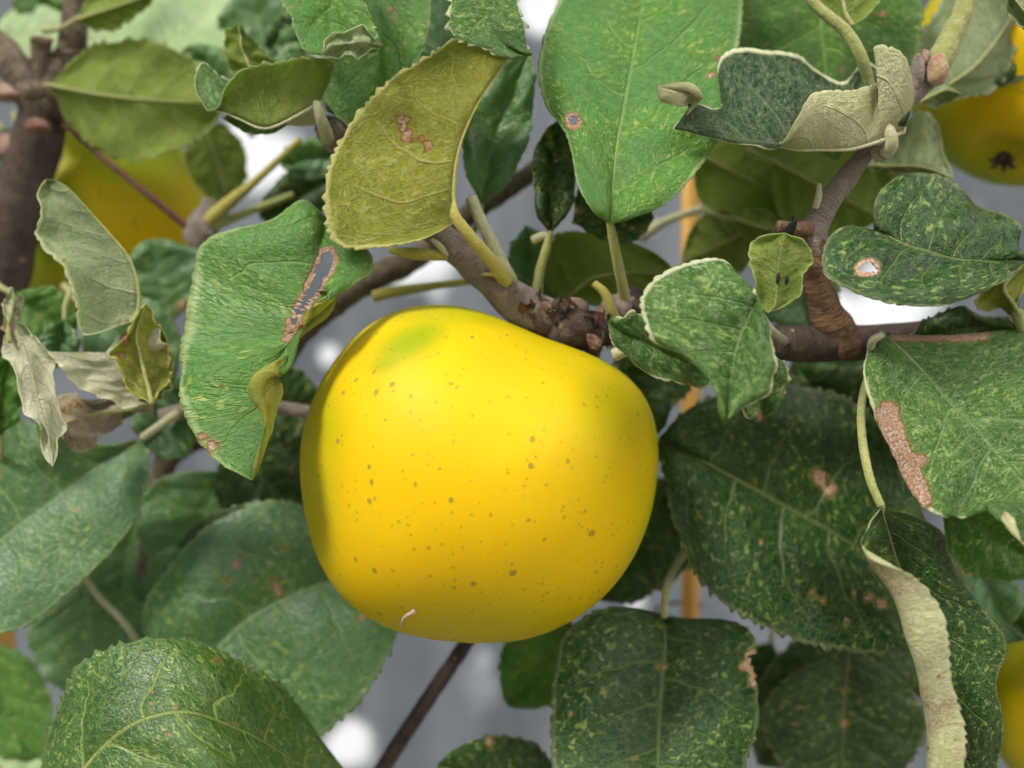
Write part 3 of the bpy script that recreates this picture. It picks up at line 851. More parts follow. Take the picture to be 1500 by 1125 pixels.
# big yellow-olive leaf above the apple, underside towards the camera, folded along its midrib
leaf(tree, 232, [(668, 325, 0), [(612, 354, -2), (664, 303, 0), (640, 330, 14)], [(545, 362, -4), (662, 285, 0), (610, 300, 20)], [(487, 352, -4), (664, 262, 0), (600, 260, 22)],
                 [(475, 280, -3), (668, 235, 0), (605, 220, 22)], [(498, 205, 0), (676, 203, 1), (625, 180, 22)], [(556, 130, 3), (691, 168, 3), (650, 140, 20)],
                 [(620, 86, 5), (709, 137, 5), (680, 110, 16)], [(682, 56, 6), (729, 107, 7), (715, 90, 12)], (745, 88, 8)],
     top='top', under='olive', face='U', camb=2.0, teeth=0.5, pitch=1.9, nv=220, nu=16, wav=0.5, quilt=0.15, dmg=[(590, 178, 594, 196, 17, 0.68), (622, 204, 630, 216, 11, 0.66)],
     petiole=[(665, 296, 231.8, 3), (668, 318, 231.2, 8), (690, 348, 233, 9.5), (718, 380, 237, 10), (742, 412, 243, 13)], pmat='petyellow',
     label="folded yellow-olive leaf showing its underside")
leaf(tree, 230, [(705, -140), [(660, -80), (702, -85), (742, -80)], [(662, -30), (705, -35), (752, -35)], [(658, 5), (710, 0), (757, 2)], [(657, 32), (715, 28), (763, 30)],
                 [(668, 56), (728, 55), (770, 55)], [(705, 70), (748, 72), (774, 68)], [(742, 85), (764, 80), (777, 76)], (780, 80)], top='fuzzy', under='pale', teeth=1.1, cup=2, g=(0, -0.06), nu=12, nv=140)
# large leaf above the spur
leaf(tree, 241, [(893, 328, 1), [(868, 306), (895, 305, 0), (925, 320)], [(844, 262), (898, 262, 0), (985, 290)], [(830, 198), (905, 200, 0), (1045, 212)],
                 [(797, 145), (914, 158, 0), (1072, 125)], [(791, 80), (925, 95, 0), (1085, 45)], [(820, 0), (938, 20, 0), (1085, -30)], [(850, -70), (950, -60, 0), (1060, -95)], (970, -160)],
     top='light', g=(0.01, -0.10), cup=2.5, camb=2, teeth=0.45, round_teeth=True, pitch=3.0, nv=160, nu=18, quilt=0.45, wav=0.8,
     dmg=[(840, 177, 9, 0.55), (1050, 85, 9, 0.7), (1042, 112, 10, 0.7), (897, 290, 4, 0.4)], holes=[[(834, 171), (843, 170), (847, 178), (841, 185), (834, 181)]],
     petiole=[(893, 322, 235.5, 5), (897, 345, 236, 7), (905, 385, 240, 8), (913, 425, 246, 9), (914, 450, 250, 12)], pmat='petiole')
leaf(tree, 247, [(806, 342), [(790, 322), (806, 318), (826, 322)], [(782, 285), (808, 282), (840, 288)], [(781, 245), (810, 240), (842, 245)], [(790, 205), (818, 205), (836, 212)], (823, 170)],
     top='dark', teeth=0.35, round_teeth=True, petiole=[(806, 338, 246.5, 5), (800, 365, 247, 6.5), (790, 400, 248, 7), (786, 440, 250, 9)], pmat='petiole', dmg=[(802, 197, 6, 0.6)])
# right: dark bumpy leaf behind the curled one
leaf(tree, 266, [(1190, -150), [(1100, -70), (1195, -80, 0), (1320, -70)], [(1083, -5), (1200, 0, 0), (1348, 0)], [(1067, 60), (1204, 60, 0), (1347, 60)], [(1068, 110), (1210, 110, 0), (1335, 105)], [(1110, 170), (1216, 160), (1305, 150)], (1225, 235)],
     top='top', g=(0.0, -0.05), quilt=0.7, wav=1.0, nv=130, nu=14, dmg=[(1293, 20, 7, 0.75), (1290, 35, 5, 0.7)], teeth=0.5)
# boat-shaped curled leaf, near half shows its felted underside
leaf(tree, 234, [(1306, 188, -4), [(1336, 150, -9), (1324, 190, -4), (1320, 165, 8)], [(1325, 82, -11), (1306, 198, -4), (1312, 130, 12)], [(1280, 69, -8), (1288, 205, -5), (1295, 112, 14)],
                 [(1299, 112, -2), (1265, 212, -6), (1268, 92, 14)], [(1256, 131, -9), (1240, 218, -7), (1236, 122, 14)], [(1194, 137, -13), (1202, 219, -7), (1198, 100, 14)], [(1166, 176, -13), (1167, 219, -7), (1170, 76, 14)],
                 [(1140, 212, -9), (1138, 212, -6), (1122, 74, 14)], [(1092, 213, -9), (1090, 204, -5), (1060, 86, 10)], [(1050, 204, -9), (1056, 192, -5), (1062, 150, 4)], [(1012, 194, -9), (1022, 182, -6), (1048, 160, 0)],
                 [(985, 187, -9), (1008, 172, -8), (1029, 152, -4)], [(1020, 150, -8), (1012, 148, -10), (1002, 150, -12)], [(1028, 140, -12), (1010, 138, -13), (992, 152, -15)], [(1010, 120, -14), (986, 132, -16), (968, 148, -17)], (962, 126, -17)],
     top='fuzzydark', under='cream', face='T', camb=1.0, teeth=0.4, pitch=1.8, round_teeth=True, nv=240, nu=16, wav=0.8, quilt=0.12,
     petiole=[(1300, 186, 229.5, 8), (1306, 205, 229, 10), (1298, 222, 232, 11), (1282, 224, 237, 10)], pmat='petpale', label="curled young leaf with pale felted underside and dark green inside")
leaf(tree, 244, [(1248, 38), [(1196, 12), (1238, 20), (1282, 14)], [(1175, -25), (1230, -20), (1295, -25)], [(1170, -80), (1220, -80), (1290, -85)], (1200, -160)], top='top', under='gunder', face='U', cup=3, g=(0, -0.05),
     petiole=[(1165, -35, 241, 8), (1195, 8, 241, 8), (1238, 45, 240, 9), (1262, 85, 240, 9), (1275, 130, 243, 8), (1290, 185, 244, 8)], pmat='petiole', teeth=0.5)
leaf(tree, 268, [(1352, 146), [(1345, 70), (1395, 120), (1405, 145)], [(1375, 10), (1430, 95), (1465, 122)], [(1400, -40), (1465, 50), (1492, 60)], [(1440, -70), (1495, 0), (1515, 10)], (1530, -60)], top='top', under='pale', face='U', teeth=0.6, cup=3)
leaf(tree, 262, [(1268, 243), [(1300, 215), (1300, 243), (1295, 250)], [(1338, 165), (1335, 243), (1330, 256)], [(1370, 175), (1360, 247), (1355, 262)], [(1382, 215), (1380, 255), (1378, 266)], (1397, 264)], top='top', under='pale', face='U', teeth=0.4, cup=2, dmg=[(1345, 200, 14, 0.4)])
leaf(tree, 258, [(1345, 150), [(1345, 128), (1365, 140), (1372, 158)], [(1368, 112), (1385, 132), (1390, 150)], (1410, 138)], top='top', under='pale', face='U', teeth=0.4, nv=60)
leaf(tree, 275, [(1440, 60), [(1470, 30), (1480, 70), (1455, 125)], [(1520, 20), (1530, 70), (1500, 112)], (1580, 60)], top='dark', nv=80, teeth=0.5)
leaf(tree, 225, [(1560, 90), [(1545, 20), (1520, 40), (1500, 50)], [(1510, -10), (1495, 10), (1480, 10)], (1465, -25)], top='top', under='pale', face='U', nv=60, teeth=0.4)
# right: dark leaf with the small eaten hole
leaf(tree, 226, [(1280, 337, 0), [(1281, 315), (1288, 340, 0), (1240, 333)], [(1288, 285), (1305, 348, 0), (1212, 352)], [(1318, 257), (1328, 358, 0), (1207, 390)], [(1355, 254), (1352, 367, 0), (1235, 420)], [(1400, 270), (1385, 376, 0), (1300, 444)],
                 [(1445, 298), (1420, 381, 0), (1370, 449)], [(1482, 335), (1455, 383, 0), (1435, 430)], [(1499, 365), (1488, 381, 0), (1482, 400)], (1503, 382, 0)],
     top='dark', g=(0.02, -0.10), cup=2, camb=1.5, teeth=0.4, round_teeth=True, pitch=2.0, nv=170, nu=20, quilt=0.3, wav=0.6,
     holes=[[(1258, 392), (1266, 385), (1274, 383), (1284, 389), (1283, 397), (1270, 399), (1260, 398)]], dmg=[(1375, 438, 10, 0.3)],
     label="dark green leaf with a small eaten hole")
leaf(tree, 238, [(1492, 462), [(1468, 455), (1480, 440), (1496, 430)], [(1436, 455), (1470, 420), (1505, 400)], [(1440, 425), (1490, 395), (1530, 380)], (1520, 360)], top='top', under='olive', face='U', nv=70, teeth=0.3,
     petiole=[(1490, 455, 238, 8), (1494, 475, 240, 8), (1498, 492, 245, 9)], pmat='petiole')
leaf(tree, 242, [(1335, 500), [(1350, 472), (1375, 490), (1360, 515)], [(1402, 447), (1420, 480), (1410, 520)], [(1435, 462), (1455, 480), (1450, 520)], [(1470, 470), (1478, 486), (1475, 520)], (1495, 492)], top='dark', teeth=0.9, nv=100)
# right: large speckled leaf with a dried margin
leaf(tree, 222, [(1292, 488, 0), [(1274, 505, 0), (1312, 503, 0), (1350, 489, 4)], [(1265, 550), (1340, 532, 0), (1440, 488, 8)], [(1283, 615), (1380, 578, 0), (1525, 482, 8)], [(1318, 680), (1422, 620, 0), (1580, 530, 6)],
                 [(1356, 746), (1460, 665, 0), (1610, 600, 4)], [(1412, 752), (1418, 752, -2), (1495, 702, 0), (1610, 675, 2)], [(1472, 757, -8), (1445, 741, -6), (1522, 735, 0), (1605, 740, 2)], [(1500, 800, -10), (1470, 752, -8), (1545, 770, 0), (1590, 800, 2)], (1560, 850, 0)],
     top='fuzzy', under='cream', g=(0.03, -0.07), cup=1.5, camb=2, teeth=0.35, round_teeth=True, pitch=2.2, nv=170, nu=20, quilt=0.35,
     dmg=[(1300, 605, 1312, 650, 20, 1.1), (1312, 650, 1345, 728, 22, 1.15), (1345, 675, 14, 0.9), (1312, 492, 1440, 490, 12, 0.95)],
     petiole=[(1292, 490, 220, 6), (1278, 500, 223, 6), (1275, 520, 230, 6)], pmat='petpale', label="speckled green leaf with a dried tan margin")
# lower right: long leaf, left margin rolled over to show a cream strip
leaf(tree, 220, [(1292, 742, -6), [(1272, 772, -6), (1282, 765, -5), (1298, 768, -3), (1340, 758, -2)], [(1262, 800, -10), (1270, 792, -8), (1306, 795, 0), (1380, 782, 0)], [(1310, 828, -17), (1268, 818, -12), (1316, 825, 2), (1393, 815, 2)],
                 [(1348, 853, -18), (1294, 855, -12), (1335, 862, 3), (1412, 852, 3)], [(1378, 892, -18), (1316, 897, -12), (1358, 905, 4), (1445, 893, 4)], [(1388, 945, -18), (1337, 955, -12), (1378, 960, 4), (1471, 945, 4)],
                 [(1396, 1000, -18), (1350, 1010, -12), (1392, 1012, 4), (1457, 1000, 3)], [(1414, 1065, -18), (1357, 1068, -12), (1402, 1072, 4), (1469, 1052, 4)], [(1411, 1125, -18), (1360, 1130, -12), (1408, 1132, 4), (1464, 1125, 4)],
                 [(1408, 1190, -17), (1370, 1190, -12), (1412, 1195, 2), (1455, 1190, 2)], (1425, 1260, 0)],
     top='dark', under='cream', face='T', teeth=0.28, pitch=1.7, nv=220, nu=20, quilt=0.2, wav=0.5, camb=1,
     petiole=[(1291, 742, 213, 6), (1274, 700, 215, 6.5), (1263, 640, 221, 6.5), (1264, 580, 230, 6), (1285, 520, 241, 6)], pmat='petiole', label="drooping leaf with its margin rolled into a cream strip")
# big dark leaf to the right of the apple
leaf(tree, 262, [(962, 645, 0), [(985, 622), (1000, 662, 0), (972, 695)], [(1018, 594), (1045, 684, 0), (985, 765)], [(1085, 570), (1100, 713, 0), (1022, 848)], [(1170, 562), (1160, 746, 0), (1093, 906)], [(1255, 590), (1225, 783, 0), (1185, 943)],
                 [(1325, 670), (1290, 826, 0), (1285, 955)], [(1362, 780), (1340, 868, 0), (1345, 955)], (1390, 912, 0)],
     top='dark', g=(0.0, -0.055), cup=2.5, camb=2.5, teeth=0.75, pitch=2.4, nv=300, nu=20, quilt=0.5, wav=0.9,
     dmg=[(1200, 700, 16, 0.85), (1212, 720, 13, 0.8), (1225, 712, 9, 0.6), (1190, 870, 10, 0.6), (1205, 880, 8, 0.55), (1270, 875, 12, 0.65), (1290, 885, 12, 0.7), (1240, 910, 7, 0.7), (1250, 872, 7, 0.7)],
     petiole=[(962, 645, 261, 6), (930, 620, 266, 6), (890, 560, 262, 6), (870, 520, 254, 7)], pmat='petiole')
# bottom centre leaf
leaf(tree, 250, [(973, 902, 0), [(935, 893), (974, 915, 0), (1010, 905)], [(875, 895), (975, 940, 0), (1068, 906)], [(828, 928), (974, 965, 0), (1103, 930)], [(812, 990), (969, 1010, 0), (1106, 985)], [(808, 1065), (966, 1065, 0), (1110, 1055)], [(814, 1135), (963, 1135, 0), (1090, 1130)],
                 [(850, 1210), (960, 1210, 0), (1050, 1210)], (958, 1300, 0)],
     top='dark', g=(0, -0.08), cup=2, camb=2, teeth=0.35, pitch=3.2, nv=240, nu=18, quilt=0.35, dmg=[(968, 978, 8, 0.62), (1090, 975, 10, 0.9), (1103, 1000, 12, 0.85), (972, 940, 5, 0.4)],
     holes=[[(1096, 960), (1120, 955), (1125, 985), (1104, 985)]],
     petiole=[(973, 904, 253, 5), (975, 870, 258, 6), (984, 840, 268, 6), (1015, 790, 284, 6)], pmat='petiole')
# front pair with pale downy margins, right of the spur
leaf(tree, 206, [(1104, 425, 4), [(1060, 386, 2), (1108, 442, 2), (1116, 452, 0)], [(985, 396, 1), (1098, 464, 2), (1125, 482, -2)], [(940, 436, 0), (1084, 494, 2), (1132, 514, -3)], [(955, 487, 0), (1075, 530, 2), (1133, 548, -3)],
                 [(1008, 528, 0), (1069, 562, 2), (1120, 580, -2)], [(1042, 565, 0), (1066, 595, 1), (1088, 602, -1)], [(1053, 600, 0), (1064, 612, 0), (1070, 614, 0)], (1062, 622, 0)],
     top='fuzzy', under='pale', cup=0, camb=3.0, teeth=0.55, pitch=2.0, round_teeth=True, nv=200, nu=20, quilt=0.25, wav=0.6, g=(0, -0.05),
     petiole=[(1104, 428, 211, 3), (1114, 455, 216, 4), (1128, 480, 224, 5), (1150, 500, 240, 6)], pmat='petpale', label="downy green leaf with a pale margin beside the spur")
leaf(tree, 219, [(1050, 545, 0), [(985, 470), (1010, 530), (1035, 564)], [(945, 462), (970, 515), (1000, 562)], [(928, 458), (940, 500), (955, 551)], [(912, 468), (920, 490), (925, 528)], [(898, 462), (903, 480), (900, 505)], (890, 472)],
     top='fuzzy', under='pale', cup=1.5, teeth=0.5, round_teeth=True, nv=140, nu=14, dmg=[(1010, 563, 8, 0.6), (985, 560, 6, 0.6)])
leaf(tree, 226, [(1120, 520), [(1085, 560), (1115, 555), (1150, 535)], [(1088, 595), (1115, 590), (1152, 575)], [(1100, 612), (1120, 605), (1140, 600)], (1112, 618)], top='fuzzy', under='olive', teeth=0.7, nv=80, dmg=[(1115, 612, 10, 0.7), (1150, 575, 7, 0.6)])
leaf(tree, 214, [(1125, 458, 0), [(1108, 440), (1135, 445), (1170, 440)], [(1098, 400), (1138, 412), (1178, 402)], [(1098, 372), (1142, 380), (1188, 378)], [(1112, 354), (1145, 358), (1178, 354)], (1150, 341)], top='fuzzy', under='gunder', face='U',
     teeth=0.5, round_teeth=True, pitch=2.0, nv=110, nu=12, quilt=0.05, cup=1, midrib=0.12, label="small rounded fuzzy leaf beside the side shoot")
# leaves behind the spur
leaf(tree, 266, [(822, 448, 0), [(792, 400), (840, 428), (858, 449)], [(800, 350), (868, 408), (905, 450)], [(855, 340), (910, 400), (945, 440)], [(920, 352), (950, 400), (968, 428)], [(965, 372), (975, 402), (982, 415)], (992, 402)], top='top', under='gunder', face='U', teeth=0.4, nv=110, nu=12, g=(0, 0.03))
oleaf(tree, (800, 470), (770, 330), 90, 275, top='mint', teeth=0.5, nv=70)
leaf(tree, 258, [(840, 325), [(848, 275), (870, 330), (880, 352)], [(880, 262), (905, 325), (920, 356)], [(940, 285), (935, 320), (945, 342)], (958, 318)], top='dark', teeth=0.4, nv=80, dmg=[(845, 308, 9, 0.7)])
oleaf(tree, (705, 300), (776, 78), 95, 258, bend=-12, top='mint', teeth=0.3, nv=110)
oleaf(tree, (650, 110), (640, -60), 90, 275, top='mint', teeth=0.4, nv=70)

# ------------------------------------------------------------------ leaves, left half
leaf(tree, 228, [(478, 318, 4), [(445, 292, 2), (474, 342, 1), (498, 345, 3)], [(400, 318, 0), (470, 362, 0), (528, 362, 1)], [(340, 335, 2), (462, 392, 0), (543, 385, 0)], [(298, 368, 6), (448, 425, 0), (528, 408, -1)], [(283, 430, 8), (434, 462, 0), (492, 432, -2), (466, 442, -9)],
                 [(272, 495, 8), (421, 495, 0), (450, 470, -2), (444, 468, -4)], [(265, 555, 6), (406, 532, 0), (442, 525, -2)], [(270, 600, 4), (392, 575, 0), (403, 562, -2), (373, 560, -7)], [(288, 642, 2), (384, 620, 0), (396, 620, -2), (384, 605, -6)], [(325, 678, 0), (376, 665, 0), (386, 668, -2), (376, 660, -5)], (370, 704, 0)],
     top='light', under='olive', g=(0.0, -0.06), camb=3.0, teeth=0.4, round_teeth=True, pitch=2.6, nv=200, nu=20, quilt=0.4, wav=0.8,
     holes=[[(472, 372), (484, 366), (490, 380), (486, 395), (475, 408), (468, 425), (455, 440), (440, 460), (430, 485), (421, 498), (434, 455), (455, 415)]],
     dmg=[(458, 400, 7, 0.8), (440, 440, 7, 0.8), (425, 480, 7, 0.8), (310, 655, 18, 0.62), (296, 640, 12, 0.5), (325, 565, 6, 0.55), (470, 370, 9, 0.8)],
     midrib=0, label="torn pale green leaf beside the apple")
# curled underside leaf
leaf(tree, 240, [(190, 472, 0), [(124, 492, -2), (200, 455, 2), (170, 470, 14)], [(115, 448, -4), (200, 425, 2), (160, 430, 18)], [(92, 395, -4), (190, 382, 2), (150, 390, 18)], [(58, 352, -3), (160, 343, 2), (130, 345, 16)], [(60, 312, -1), (120, 298, 2), (105, 300, 12)], [(54, 282, 2), (88, 268, 3), (82, 272, 8)], (68, 262, 4)],
     top='light', under='pale', face='U', teeth=0.6, round_teeth=True, pitch=2.2, nv=130, nu=16, quilt=0.35, camb=2.5, label="folded leaf showing its pale felted underside")
leaf(tree, 236, [(20, 470, 2), [(8, 490, 2), (26, 488, 0), (52, 486, 2)], [(10, 510, 1), (36, 506, 0), (66, 500, 2)], [(18, 545, 0), (46, 540, -1), (76, 540, 2)], [(30, 580, 0), (54, 575, -1), (83, 578, 2)], [(45, 615, 0), (64, 610, -1), (86, 616, 2)], [(58, 648), (74, 645), (93, 644)], (77, 684)], top='light', under='ivory', face='U', teeth=0.35, round_teeth=True, nv=140, nu=12, quilt=0.2, g=(0, -0.05), midrib=0.15, wav=1.1)
leaf(tree, 240, [(14, 500), [(6, 478), (14, 476), (22, 474)], [(6, 440), (20, 442), (34, 446)], (18, 420)], top='light', under='ivory', face='U', teeth=0.5, nv=50, dmg=[(12, 485, 16, 0.8)])
leaf(tree, 240, [(222, 592, 0), [(168, 586, 2), (200, 566, 0), (246, 562, 2)], [(110, 562, 2), (178, 545, 0), (250, 520, 2)], [(80, 530, 1), (160, 525, 0), (238, 485, 0)], [(70, 515, 0), (155, 516, 0), (214, 446, -2)]], top='light', under='ivory', face='U', camb=2, cup=3, teeth=0.4, nv=90, nu=16, wav=1.1, dmg=[(182, 495, 14, 0.7), (190, 560, 10, 0.4)])
leaf(tree, 238, [(222, 592, -1), [(190, 568, 0), (215, 560, 1), (246, 562, 3)], [(168, 528, -1), (205, 520, 1), (249, 522, 3)], [(165, 510, -2), (200, 490, 0), (236, 484, 1)], (213, 445, -3)], top='light', under='olive', face='U', camb=1.5, teeth=0.6, nv=90, nu=10, dmg=[(182, 500, 14, 0.66), (178, 520, 9, 0.6)])
leaf(tree, 252, [(226, 588, 0), [(190, 582), (190, 600), (196, 610)], [(130, 582), (145, 605), (165, 630)], [(90, 582), (110, 615), (138, 650)], [(80, 590), (92, 625), (112, 656)], (95, 648)], top='dark', under='tan', face='U', teeth=0.4, nv=80, wav=1.1, dmg=[(112, 592, 12, 0.6), (100, 600, 10, 0.5)])
# top left curled leaf with olive underside
leaf(tree, 240, [(468, 158, 0), [(490, 92, -3), (468, 148, 0), (455, 100, 12)], [(452, 86, -5), (434, 168, -1), (432, 112, 12)], [(402, 90, -6), (390, 188, -1), (392, 115, 12)], [(358, 102, -5), (352, 174, 0), (330, 115, 10)], [(330, 126, -3), (328, 164, 0), (296, 92, 7)], [(320, 156, -2), (314, 162, 0), (284, 125, 4)], (304, 163, 0)],
     top='fuzzy', under='gunder', face='U', camb=1.5, teeth=0.4, pitch=1.7, nv=150, nu=14, wav=0.5, quilt=0.1, petiole=[(462, 148, 240, 4), (466, 160, 240, 7), (472, 180, 242, 9), (480, 203, 248, 11)], pmat='petpale')
leaf(tree, 250, [(378, 118, 0), [(340, 108), (365, 95), (400, 100)], [(328, 70), (355, 72), (390, 78)], [(334, 45), (352, 50), (372, 58)], (350, 33)], top='light', under='gunder', face='U', teeth=0.4, nv=70, nu=10)
leaf(tree, 250, [(430, 175, 0), [(400, 165), (402, 180), (405, 194)], [(350, 160), (352, 178), (358, 193)], (325, 172)], top='light', under='pale', face='T', teeth=0.3, nv=60)
# top: leaf with folded tip
leaf(tree, 238, [(470, -130), [(405, -70), (478, -75), (520, -70)], [(408, -10), (485, -15, 4), (533, -5)], [(425, 25), (486, 20, 4), (543, 25)], [(436, 55), (486, 52, 3), (552, 48)], [(462, 80), (512, 78), (557, 64)], (562, 72)], top='light', under='pale', teeth=0.5, cup=2, nv=120, nu=14, g=(0, -0.05), dmg=[(555, 70, 8, 0.6)])
leaf(tree, 226, [(562, 70, 8), [(535, 45), (535, 62), (530, 80)], [(500, 42), (505, 65), (510, 84)], [(480, 55), (485, 68), (492, 82)], (470, 80)], top='light', under='pale', face='U', teeth=0.2, nv=60, cup=1, midrib=0)
leaf(tree, 252, [(552, -150), [(480, -60), (553, -60), (622, -60)], [(482, 20), (556, 20), (630, 30)], [(478, 90), (558, 80), (608, 98)], [(478, 150), (548, 140), (570, 150)], (525, 198)], top='light', teeth=0.35, g=(0, -0.04), nv=110, nu=14, dmg=[(572, 15, 9, 0.7), (578, 28, 6, 0.6)])
leaf(tree, 262, [(540, 200), [(470, 150), (520, 140), (570, 170)], [(470, 90), (510, 85), (560, 110)], (500, 40)], top='dark', nv=70, teeth=0.4)
# lower left
leaf(tree, 222, [(60, 1240, -6), [(58, 1130, 10), (112, 1145, -2), (200, 1200, -8)], [(72, 1052, 12), (150, 1096, -2), (240, 1180, -10)], [(118, 980, 12), (200, 1058, -4), (290, 1170, -10)], [(200, 942, 11), (268, 1042, -4), (340, 1170, -8)], [(288, 936, 12), (332, 1062, 2), (390, 1180, 2)], [(372, 980, 20), (398, 1095, 13), (430, 1190, 14)],
                 [(448, 1052, 30), (456, 1130, 25), (470, 1190, 26)], (515, 1140, 34)], top='front', under='pale', camb=1.5, teeth=0.95, pitch=2.8, nv=330, nu=22, quilt=0.45, wav=0.6,
     dmg=[(222, 1030, 4, 0.7), (222, 1012, 4, 0.7), (258, 1036, 6, 0.6), (345, 1062, 7, 0.6), (318, 968, 8, 0.6), (235, 1090, 4, 0.7), (248, 1075, 4, 0.7), (222, 1080, 4, 0.6), (218, 1105, 4, 0.7)], label="front leaf with sharp teeth and pale veins")
leaf(tree, 276, [(545, 835, 6), [(505, 775), (502, 844, 0), (575, 895)], [(440, 737), (452, 861, 0), (582, 930)], [(360, 740), (402, 883, 0), (553, 990)], [(282, 790), (356, 910, 0), (510, 1046)], [(226, 858), (321, 945, 0), (455, 1085)], [(214, 915), (296, 990, 0), (390, 1092)], [(235, 975), (280, 1030, 0), (330, 1082)], (265, 1075, 0)],
     top='mint', g=(0, -0.04), cup=2, camb=2.5, teeth=0.5, pitch=2.6, nv=240, nu=18, quilt=0.4, dmg=[(400, 855, 12, 0.75), (410, 870, 9, 0.75), (345, 828, 10, 0.6), (330, 850, 9, 0.6), (315, 838, 7, 0.6), (360, 815, 7, 0.55), (262, 845, 8, 0.5), (530, 905, 8, 0.6), (415, 800, 10, 0.5)],
     petiole=[(502, 844, 275, 6), (545, 835, 281, 6), (640, 800, 295, 6), (740, 780, 302, 6)], pmat='petiole')
oleaf(tree, (455, 790), (260, 800), 110, 284, top='dark', teeth=0.6, nv=90, dmg=[(325, 767, 7, 0.6), (300, 785, 8, 0.6)])
leaf(tree, 268, [(208, 642, 0), [(150, 652), (165, 668, 0), (219, 690)], [(78, 636), (115, 703, 0), (202, 755)], [(8, 603), (60, 746, 0), (150, 822)], [(-60, 615), (0, 792, 0), (88, 878)], [(-120, 700), (-60, 840, 0), (8, 926)], (-135, 900, 0)],
     top='mint', g=(0, -0.05), teeth=0.5, pitch=3, nv=130, nu=16, quilt=0.3, dmg=[(113, 748, 7, 0.6), (188, 652, 8, 0.6), (0, 690, 9, 0.6)], petiole=[(208, 642, 268, 6), (260, 605, 274, 7)], pmat='petpale')
oleaf(tree, (122, 845), (150, 1030), 190, 292, top='mint', teeth=0.6, nv=90, petiole=[(122, 845, 292, 4), (150, 880, 289, 5), (180, 910, 287, 5), (205, 945, 286, 6)], pmat='petpale', g=(0, -0.04))
oleaf(tree, (210, 700), (170, 900), 150, 300, top='mint', teeth=0.5, nv=90)
oleaf(tree, (330, 690), (250, 860), 190, 296, top='mint', teeth=0.5, nv=90)
oleaf(tree, (340, 640), (430, 760), 150, 292, top='dark', teeth=0.5, nv=90)
oleaf(tree, (380, 585), (470, 600), 110, 290, top='dark', teeth=0.5, nv=80)
oleaf(tree, (420, 640), (500, 720), 110, 300, top='dark', teeth=0.5, nv=80)
oleaf(tree, (-10, 940), (60, 1120), 130, 300, top='light', teeth=0.6, nv=80, bend=15)
oleaf(tree, (80, 1120), (-20, 1060), 90, 306, top='mintpale', g=(0, -0.2), teeth=0.4, nv=70)
oleaf(tree, (0, 640), (10, 520), 60, 262, top='top', teeth=0.4, nv=70)
oleaf(tree, (265, 600), (210, 655), 110, 280, top='mint', teeth=0.4, nv=70)
# far left
oleaf(tree, (72, 125), (335, 150), 180, 288, bend=8, top='light', under='gunder', face='U', teeth=0.9, pitch=3, nv=120)
oleaf(tree, (300, 175), (335, 300), 90, 310, top='top', under='gunder', face='U', teeth=0.3, nv=70)
oleaf(tree, (250, 470), (220, 350), 160, 292, top='mint', teeth=0.5, nv=90, dmg=[(268, 450, 14, 0.65), (208, 405, 7, 0.5)])
oleaf(tree, (130, 450), (255, 560), 140, 285, top='mint', teeth=0.4, nv=80)
oleaf(tree, (20, 430), (110, 500), 90, 275, top='top', teeth=0.4, nv=80)
oleaf(tree, (95, 470), (80, 540), 60, 262, top='mint', teeth=0.4, nv=60)
oleaf(tree, (-20, 60), (110, 40), 90, 320, top='mintpale', g=(0, -0.2), teeth=0.6, nv=70)
oleaf(tree, (110, 30), (230, -10), 60, 285, top='light', under='gunder', face='U', teeth=0.8, nv=80)
oleaf(tree, (250, 95), (330, -30), 160, 316, top='mintpale', g=(0, -0.2), teeth=0.6, nv=80)
oleaf(tree, (340, 160), (270, 70), 110, 300, top='mint', teeth=0.5, nv=80)
oleaf(tree, (400, 120), (360, -20), 130, 312, top='mint', teeth=0.4, nv=80)
oleaf(tree, (460, 30), (390, 70), 60, 300, top='dark', teeth=0.4, nv=60)
oleaf(tree, (20, -20), (90, 20), 70, 326, top='top', teeth=0.4, nv=60)
oleaf(tree, (490, 260), (380, 320), 80, 300, top='dark', teeth=0.4, nv=80)
oleaf(tree, (500, 225), (410, 240), 60, 292, top='mint', teeth=0.4, nv=70)
oleaf(tree, (5, 190), (60, 300), 90, 320, top='dark', teeth=0.4, nv=70)
oleaf(tree, (40, 210), (90, 330), 100, 316, top='dark', teeth=0.4, nv=70)
oleaf(tree, (120, 60), (270, 55), 100, 318, top='mintpale', g=(0, -0.2), teeth=0.6, nv=70)
oleaf(tree, (20, 110), (100, 60), 90, 330, top='mintpale', g=(0, -0.2), teeth=0.6, nv=70)
oleaf(tree, (470, 20), (430, 130), 90, 290, top='mint', teeth=0.4, nv=70)
oleaf(tree, (350, 470), (300, 600), 110, 305, top='mint', teeth=0.4, nv=70)
oleaf(tree, (480, 700), (420, 830), 120, 305, top='dark', teeth=0.5, nv=80)
oleaf(tree, (240, 560), (330, 640), 90, 300, top='mint', teeth=0.4, nv=70)
